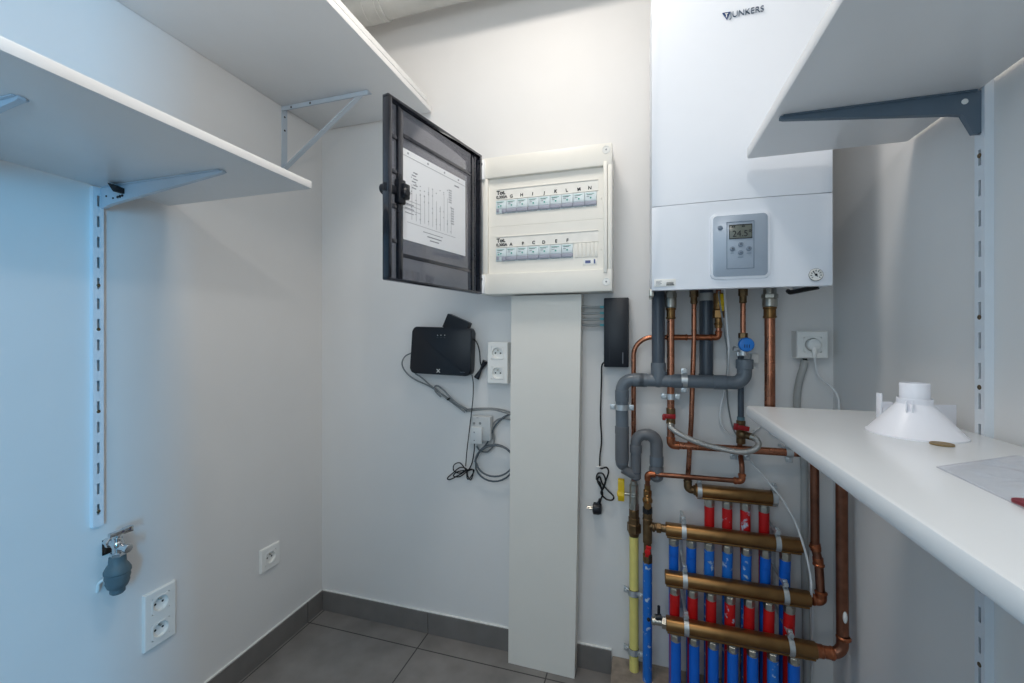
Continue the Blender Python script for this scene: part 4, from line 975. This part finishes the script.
m = MB().cyl(V((xh, -ho, zh(307))), V((xh, -ho, zh(317))), .0160, n=24, ch=.001); bead(m, V((xh, -ho, zh(308))), UP, .016, .003, .002); bead(m, V((xh, -ho, zh(317))), UP, .0145, .003, .0035); obj('adapter', m, brass_m, gr)
pq = V((xlow-.003, M4Y-.0133, M4Z+.105))
m = MB().sphere((pq.x-.001, pq.y+.004, pq.z), .006, 14, (.85, .9, 2.6)); obj('paint_splash', m, white_m, gr, 'white paint splash')

# ------------------------------------------------------------------ manifolds
def tubeX(i): return 1.3725+.0497*i
def manifold(label, Y, Zc, xa, xb, idx, sleeve, endY, brx, splash=(), r=.0212, dx=0.0):
    t = thing('manifold', label, 'manifold', (xa, Y, Zc), 'brass heating manifolds')
    m = MB()
    n = 26; prof = []
    for k in range(n):                     # extruded brass bar: round with flat shoulders and a keel
        a = 2*math.pi*k/n; rr = r
        ca = math.cos(a); sa = math.sin(a)
        yy, z_ = r*ca, r*sa
        if sa > .80: z_ = r*.80+(z_-r*.80)*.35
        if sa < -.72: z_ = -r*.72+(z_+r*.72)*.5
        prof.append((Y+yy, Zc+z_))
    m.prism(prof, xa, xb, 'x', .002)
    m.box((xa+.003, Y-.0135, Zc-.0225), (xb-.003, Y+.0135, Zc-.0165), .002)
    obj('bar', m, brass_m, t)
    for i in idx:
        x = tubeX(i)+(dx if endY == Y else 0)
        nm = MB().cyl((x, Y, Zc-.020), (x, Y, Zc-.030), .0118, n=18).hexnut((x, Y, Zc-.027), (x, Y, Zc-.042), .0148).cyl((x, Y, Zc-.041), (x, Y, Zc-.046), .0140, n=20)
        obj('union_nut', nm, nickel_m, t)
        z0 = Zc-.0445
        if abs(endY-Y) > .001:
            path = [V((x, Y, z0)), V((x, Y+(endY-Y)*.5, z0-.03)), V((x, endY, z0-.055)), V((x, endY, .20)), V((x+random.uniform(-.002, .002), endY, .058))]
            path = spline(path, 6)
        else:
            path = [V((x, Y, z0)), V((x, Y, .15)), V((x+random.uniform(-.002, .002), Y, .058))]
        mm = MB().sweep(path, .0142, 16)
        obj('sleeved_tube', mm, (splash[i] if i in splash else sleeve), t)
    for bx in brx:
        mb = MB(); ring(mb, V((bx, Y, Zc)), RT, r+.0008, .0064, .0024)
        mb.box((bx-.0055, Y-.004, Zc+r), (bx+.0055, Y+.004, Zc+r+.022), .0008)
        mb.cyl((bx, Y-.010, Zc+r+.013), (bx, Y+.006, Zc+r+.013), .0045, n=10).hexnut((bx, Y-.013, Zc+r+.013), (bx, Y-.004, Zc+r+.013), .0072)
        mb.box((bx-.0055, Y-.004, Zc-r-.004), (bx+.0055, Y+.004, Zc-r), .0008)
        mb.box((bx-.0045, -.0005, Zc+r+.004), (bx+.0045, Y, Zc+r+.008), .0008)
        obj('bar_clamp', mb, galv_m, t, 'galvanised strap clamp')
    return t
mf1 = manifold('short brass manifold at the top with four red tubes', M1Y, M1Z, 1.438, 1.660, (2, 3, 4, 5), red_m, -.045, (1.449, 1.653), splash={3: redsp_m, 4: redsp_m}, dx=.006)
mf2 = manifold('second brass manifold from the top, fitted with seven blue tubes above red ones', M2Y, M2Z, 1.349, 1.712, range(7), blue_m, -.0805, (1.4005, 1.650), splash={2: bluesp_m, 3: bluesp_m, 4: bluesp_m}, dx=-.002)
mf3 = manifold('third brass manifold from the top, fitted with seven red tubes', M3Y, M3Z, 1.345, 1.720, range(7), red_m, -.1165, (1.4005, 1.660), splash={3: redsp_m})
mf4 = manifold('lowest brass manifold, fitted with seven blue tubes and drain cock at its left end', M4Y, M4Z, 1.346, 1.722, range(7), blue_m, M4Y, (1.4005, 1.662), splash={5: bluesp_m})
# bar ends and drain cock
m = MB().hexnut((1.334, M4Y, M4Z), (1.347, M4Y, M4Z), .0165).cyl((1.306, M4Y, M4Z), (1.336, M4Y, M4Z), .0105, n=18, ch=.002).cyl((1.318, M4Y, M4Z), (1.318, M4Y, M4Z+.018), .006, n=12).lathe([(.009, 0), (.012, .003), (.012, .010), (.008, .012)], (1.318, M4Y, M4Z), (-1, 0, 0), 18)
dk = obj('drain_cock', m, nickel_m, mf4)
m = MB().cyl((1.326, M4Y, M4Z+.014), (1.326, M4Y, M4Z+.046), .0042, n=12, ch=.001).cyl((1.318, M4Y-.002, M4Z+.012), (1.334, M4Y-.002, M4Z+.016), .008, n=14).sphere((1.298, M4Y, M4Z), .0055, 10); obj('knob', m, black_m, dk, 'black knob')

# vertical mounting strips of the manifolds
for bx, lab in ((1.4005, 'left'), (1.664, 'right')):
    m = MB().box((bx-.005, -.004, .262), (bx+.005, 0, .56), .0005)
    solo('mounting_strip', m, galv_m, 'galvanised strip on the wall behind the %s ends of the manifolds' % lab, 'bracket', 'manifold mounting strips', origin=(bx, 0, .262))

# ------------------------------------------------------------------ braided hose
hs = thing('braided_hose', 'braided steel filling hose looped between the two red valves', 'hose', B(715, 446, .115))
hpath = spline([B(670.5, 424, .112), B(671, 427.5, .118), B(678, 433, .122), B(692, 440, .124), B(708, 445.5, .124), B(725, 449.6, .122), B(740, 452, .12), B(752, 450.5, .116), B(758.3, 445.5, .108), B(756.5, 439.5, .096), B(751, 436.5, .085)], 8)
obj('hose', MB().sweep(hpath, .0082, 14), braid_m, hs)
for a_, b_ in ((hpath[0], hpath[4]), (hpath[-1], hpath[-6])):
    obj('ferrule', MB().cyl(a_, b_, .0098, n=16, ch=.001), nickel_m, hs)

# ------------------------------------------------------------------ white control cable from the boiler
wc = thing('control_cable', 'thin white cable trailing from the boiler past the manifolds', 'cable', B(724, 300, .05))
m = MB().sweep(spline([V((B(724.3, 290, .10).x, -.10, BZ+.05)), B(725, 300, .10), B(727.5, 330, .098), B(728.8, 352, .090), B(727.6, 374, .040), B(724, 392, .035), B(720.3, 410, .035), B(721, 423, .030), B(727, 432, .025), B(737, 438, .022), B(744, 447, .022), B(752, 463, .03), B(761, 473.5, .05), B(771, 485.5, .098), B(781, 497.5, .105), B(790, 512, .108), B(796.5, 525, .11), B(806, 554, .125), B(810.8, 578, .130), B(811.5, 592, .135), B(812.6, 620, .06), B(812.6, 660, .03), B(811.5, 679, .02)], 8), .0029, 8)
obj('cord', m, whitec_m, wc)
m = MB().sweep(spline([B(719, 291, .115), B(719.5, 300, .115), B(727.2, 352, .07), B(727, 376, .026), B(727.5, 400, .016), B(732, 425, .014), B(737, 436, .016)], 8), .0022, 8); obj('cord', m, greyc_m, wc, 'grey second strand')
m = MB().sweep(spline([B(751, 434, .02), B(758, 428.5, .012), B(770, 420, .008), B(778, 414, .005)], 6), .0022, 8); obj('cord', m, whitec_m, wc)

# small white sensor box behind the grey bend
p = B(754.3, 358.5, .02); q = B(756.8, 353, .02)
solo('sensor_box', MB().box((p.x-.008, 0, p.z-.014), (p.x+.011, -.026, p.z+.014), .002), white_m, 'tiny white box on the wall behind the grey pipe bend', 'junction box', origin=(p.x, 0, p.z))

# ------------------------------------------------------------------ socket box right of the boiler pipes
ox = .046
a = B(797.2, 331, ox); b_ = B(828.2, 358.6, ox)
ob_ = wall_socket('white surface socket box beside the right corner with a plug in it', ((a.x+b_.x)/2, 0, (a.z+b_.z)/2), (1, 0, 0), (0, -1, 0), 1, w=.079, thick=ox, box=True)
cxo, czo = (a.x+b_.x)/2, (a.z+b_.z)/2
pg = thing('power_plug', 'white round plug with cord in the socket box near the right corner', 'plug', (cxo, -ox, czo))
m = MB().lathe([(.0172, -.006), (.0180, .010), (.0165, .016), (.010, .020), (.0001, .0205)], (cxo, -ox, czo), (0, -1, 0), 26); m.sweep(spline([(cxo-.002, -ox-.012, czo-.006), (cxo-.001, -ox-.016, czo-.018), (cxo, -ox-.014, czo-.036)]), lambda t: .0085-.004*t, 12); obj('plug_body', m, white_m, pg)
m = MB().sweep(spline([(cxo, -ox-.014, czo-.034), B(815.5, 364, .055), B(817.5, 373, .05), B(823, 380.5, .045), B(831, 386.5, .045), B(836.5, 394, .055), B(838.8, 402, .065), B(838.8, 412, .07), B(838.5, 430, .06), B(836, 455, .05)], 8), .0030, 10); obj('cord', m, whitec_m, pg)
cd = thing('cable_conduit', 'grey conduit dropping from the surface socket box down the wall', 'conduit', (B(804, 362, .02).x, 0, .06))
m = MB().cyl(B(804.8, 358.5, .022), B(804.8, 362.5, .022), .006, n=12); obj('gland', m, dark_m, cd)
m = MB().sweep(spline([B(804.8, 360, .022), B(803.5, 367, .02), B(799.5, 380, .014), B(797.4, 392, .013), B(797, 406, .013), B(799, 430, .013), B(804, 460, .013), B(804.5, 520, .013), B(805, 580, .013), B(806, 620, .014), B(806.5, 650, .016), V((B(807, 660, .02).x, -.02, .055))], 8), .0100, 14); obj('tube', m, cond_m, cd)

# ------------------------------------------------------------------ things on the right shelf
cc = H(914.5, 434.0, ZRL); cc = V((cc.x, cc.y, ZRL))
cn = thing('plastic_cone', 'white plastic cone-shaped roof collar standing on the right shelf', 'cone', cc)
m = MB().lathe([(.0590, 0.0), (.0622, .0), (.0622, .0022), (.0600, .0035), (.0225, .050), (.0225, .058), (.0212, .0585), (.0206, .054), (.0215, .049), (.0585, .0025)], cc, UP, 56, cap=False); obj('flare', m, cool_m, cn)
m = MB().lathe([(.0188, .050), (.0190, .0815), (.0180, .083), (.0166, .083), (.0166, .050)], cc, UP, 40, cap=False); obj('spigot', m, cool_m, cn)
dv_ = (CAM-cc); dv_.z = 0; dv_.normalize(); sd = V((-dv_.y, dv_.x, 0))
m = MB()
for s_ in (-.0035, .0035):
    o_ = cc+dv_*.026+sd*(s_-.006); MM = frame(o_+V((0, 0, .038)), sd, UP, dv_); k_ = MB(MM).box((-.0008, 0, -.006), (.0008, .017, .006), .0003)
    me_ = bpy.data.meshes.new('q'); k_.bm.to_mesh(me_); m.bm.from_mesh(me_); bpy.data.meshes.remove(me_)
obj('rib', m, cool_m, cn)
# white clip behind cone
e0 = H(959, 427, ZRL); a0 = CAM+ray(885.5, 400)*.765; 
r0 = V((1.687, -.553, ZRL)); r1 = V((e0.x-.003, e0.y, ZRL)); d_ = (r1-r0).normalized(); L_ = (r1-r0).length
nn = V((-d_.y, d_.x, 0))
m = MB(frame(r0, d_, UP, nn)).box((.004, 0, 0), (L_, .038, .004), .001).box((.0, 0, -.001), (.0028, .056, .012), .0008).box((L_-.05, 0, -.0), (L_, .003, .022), .001).box((.0028, .030, 0), (.02, .041, .006), .0008)
solo('plastic_clip', m, cool_m, 'flat white plastic bracket standing behind the white cone', 'bracket', origin=(r0.x, r0.y, ZRL))
# coin
p = H(942, 445, ZRL); p = V((p.x, p.y, ZRL))
t = thing('coin', 'bronze coin lying in front of the white cone', 'coin', p)
obj('disc', MB().lathe([(.0130, 0), (.0136, .0004), (.0136, .0021), (.0130, .0026), (.0120, .0026), (.0116, .0021), (.0001, .0021)], p, UP, 40), coin_m, t)
m = MB().lathe([(.0085, .0018), (.0085, .0022), (.0079, .0022), (.0079, .0018)], p, UP, 32, cap=False).sphere((p.x, p.y, p.z+.0019), .004, 10, (1, .8, .1)); obj('relief', m, coin_m, t)
# clear plastic bag with dark red contents
bg = thing('plastic_bag', 'clear crumpled plastic bag with something dark red on the right shelf', 'bag', (1.70, -.90, ZRL))
def bag_mesh():
    mb = MB(); nu, nv = 46, 46
    A0, A1, B0, B1 = V((1.617, -.834, 0)), V((1.752, -.742, 0)), V((1.606, -1.10, 0)), V((1.775, -1.06, 0))
    import mathutils
    tops, bots = [], []
    for i in range(nu+1):
        rt_, rb_ = [], []
        for j in range(nv+1):
            u, v = i/nu, j/nv
            p = (A0*(1-u)+A1*u)*(1-v)+(B0*(1-u)+B1*u)*v
            e = min(1, 4.5*min(u, 1-u, v, 1-v))
            nz_ = mathutils.noise.noise(V((p.x*38, p.y*26, 1.3)))+.6*mathutils.noise.noise(V((p.x*90+p.y*30, p.y*70, 4.1)))
            h = .0016+e*(.0065+.0055*nz_)
            rt_.append(mb._v((p.x, p.y, ZRL+max(h, .0012)))); rb_.append(mb._v((p.x, p.y, ZRL+.0006)))
        tops.append(rt_); bots.append(rb_)
    for i in range(nu):
        for j in range(nv):
            mb.face([tops[i][j], tops[i+1][j], tops[i+1][j+1], tops[i][j+1]])
    for i in range(nu):
        for j in range(nv):
            mb.face([bots[i][j], bots[i][j+1], bots[i+1][j+1], bots[i+1][j]])
    for k in range(nu):
        mb.face([tops[k][0], bots[k][0], bots[k+1][0], tops[k+1][0]]); mb.face([tops[k][nv], tops[k+1][nv], bots[k+1][nv], bots[k][nv]])
    for k in range(nv):
        mb.face([tops[0][k], tops[0][k+1], bots[0][k+1], bots[0][k]]); mb.face([tops[nu][k], bots[nu][k], bots[nu][k+1], tops[nu][k+1]])
    return mb
obj('film', bag_mesh(), film_m, bg, smooth=180)
q0 = H(1004, 499, ZRL+.002); 
m = MB().prism(rounded_poly([(q0.x+.002, q0.y), (q0.x+.070, q0.y-.005), (q0.x+.085, q0.y-.110), (q0.x+.004, q0.y-.120)], .006), ZRL+.0008, ZRL+.0048, 'z', .001); obj('contents', m, redc_m, bg, 'dark red contents', smooth=30)

# ------------------------------------------------------------------ lights
def area(name, loc, target, size, size_y, power, color, spread=180):
    l = bpy.data.lights.new(name, 'AREA'); l.shape = 'RECTANGLE'; l.size = size; l.size_y = size_y; l.energy = power; l.color = color; l.spread = math.radians(spread)
    o = bpy.data.objects.new(name, l); COL.objects.link(o); o.location = loc
    o.rotation_euler = (V(target)-V(loc)).to_track_quat('-Z', 'Y').to_euler(); return o
def point(name, loc, r, power, color):
    l = bpy.data.lights.new(name, 'POINT'); l.energy = power; l.color = color; l.shadow_soft_size = r
    o = bpy.data.objects.new(name, l); COL.objects.link(o); o.location = loc; return o
area('ceiling_lamp', (.97, -.66, 2.50), (.97, -.66, 0), .30, .30, 7.3, (1.0, .93, .85))
point('camera_lamp', (1.30, -1.325, 1.870), .03, 5.0, (1.0, .95, .89))
area('doorway_daylight', (.95, YF-.30, 1.55), (.95, 0, 1.35), 1.1, 1.5, 8.5, (.74, .90, 1.0))
area('window_daylight', (3.12, -3.92, 1.35), (.5, -1.2, 1.1), .22, 1.3, 88, (.04, .46, .90))
w = bpy.data.worlds.new('world'); scn.world = w; w.use_nodes = True
w.node_tree.nodes['Background'].inputs[0].default_value = (.50, .75, 1.0, 1); w.node_tree.nodes['Background'].inputs[1].default_value = .35

# ------------------------------------------------------------------ camera
cam = bpy.data.cameras.new('camera'); co = bpy.data.objects.new('camera', cam); COL.objects.link(co)
co.location = CAM; co.rotation_euler = (math.pi/2, 0, YAW)
cam.sensor_width = 36; cam.lens = 36*FPX/1024; cam.shift_x = 0; cam.shift_y = (HY-341.5)/1024; cam.clip_start = .01
scn.camera = co
scn.view_settings.view_transform = 'Standard'; scn.view_settings.look = 'None'; scn.view_settings.gamma = 1; scn.view_settings.use_curve_mapping = False
scn.view_settings.exposure = 0.16
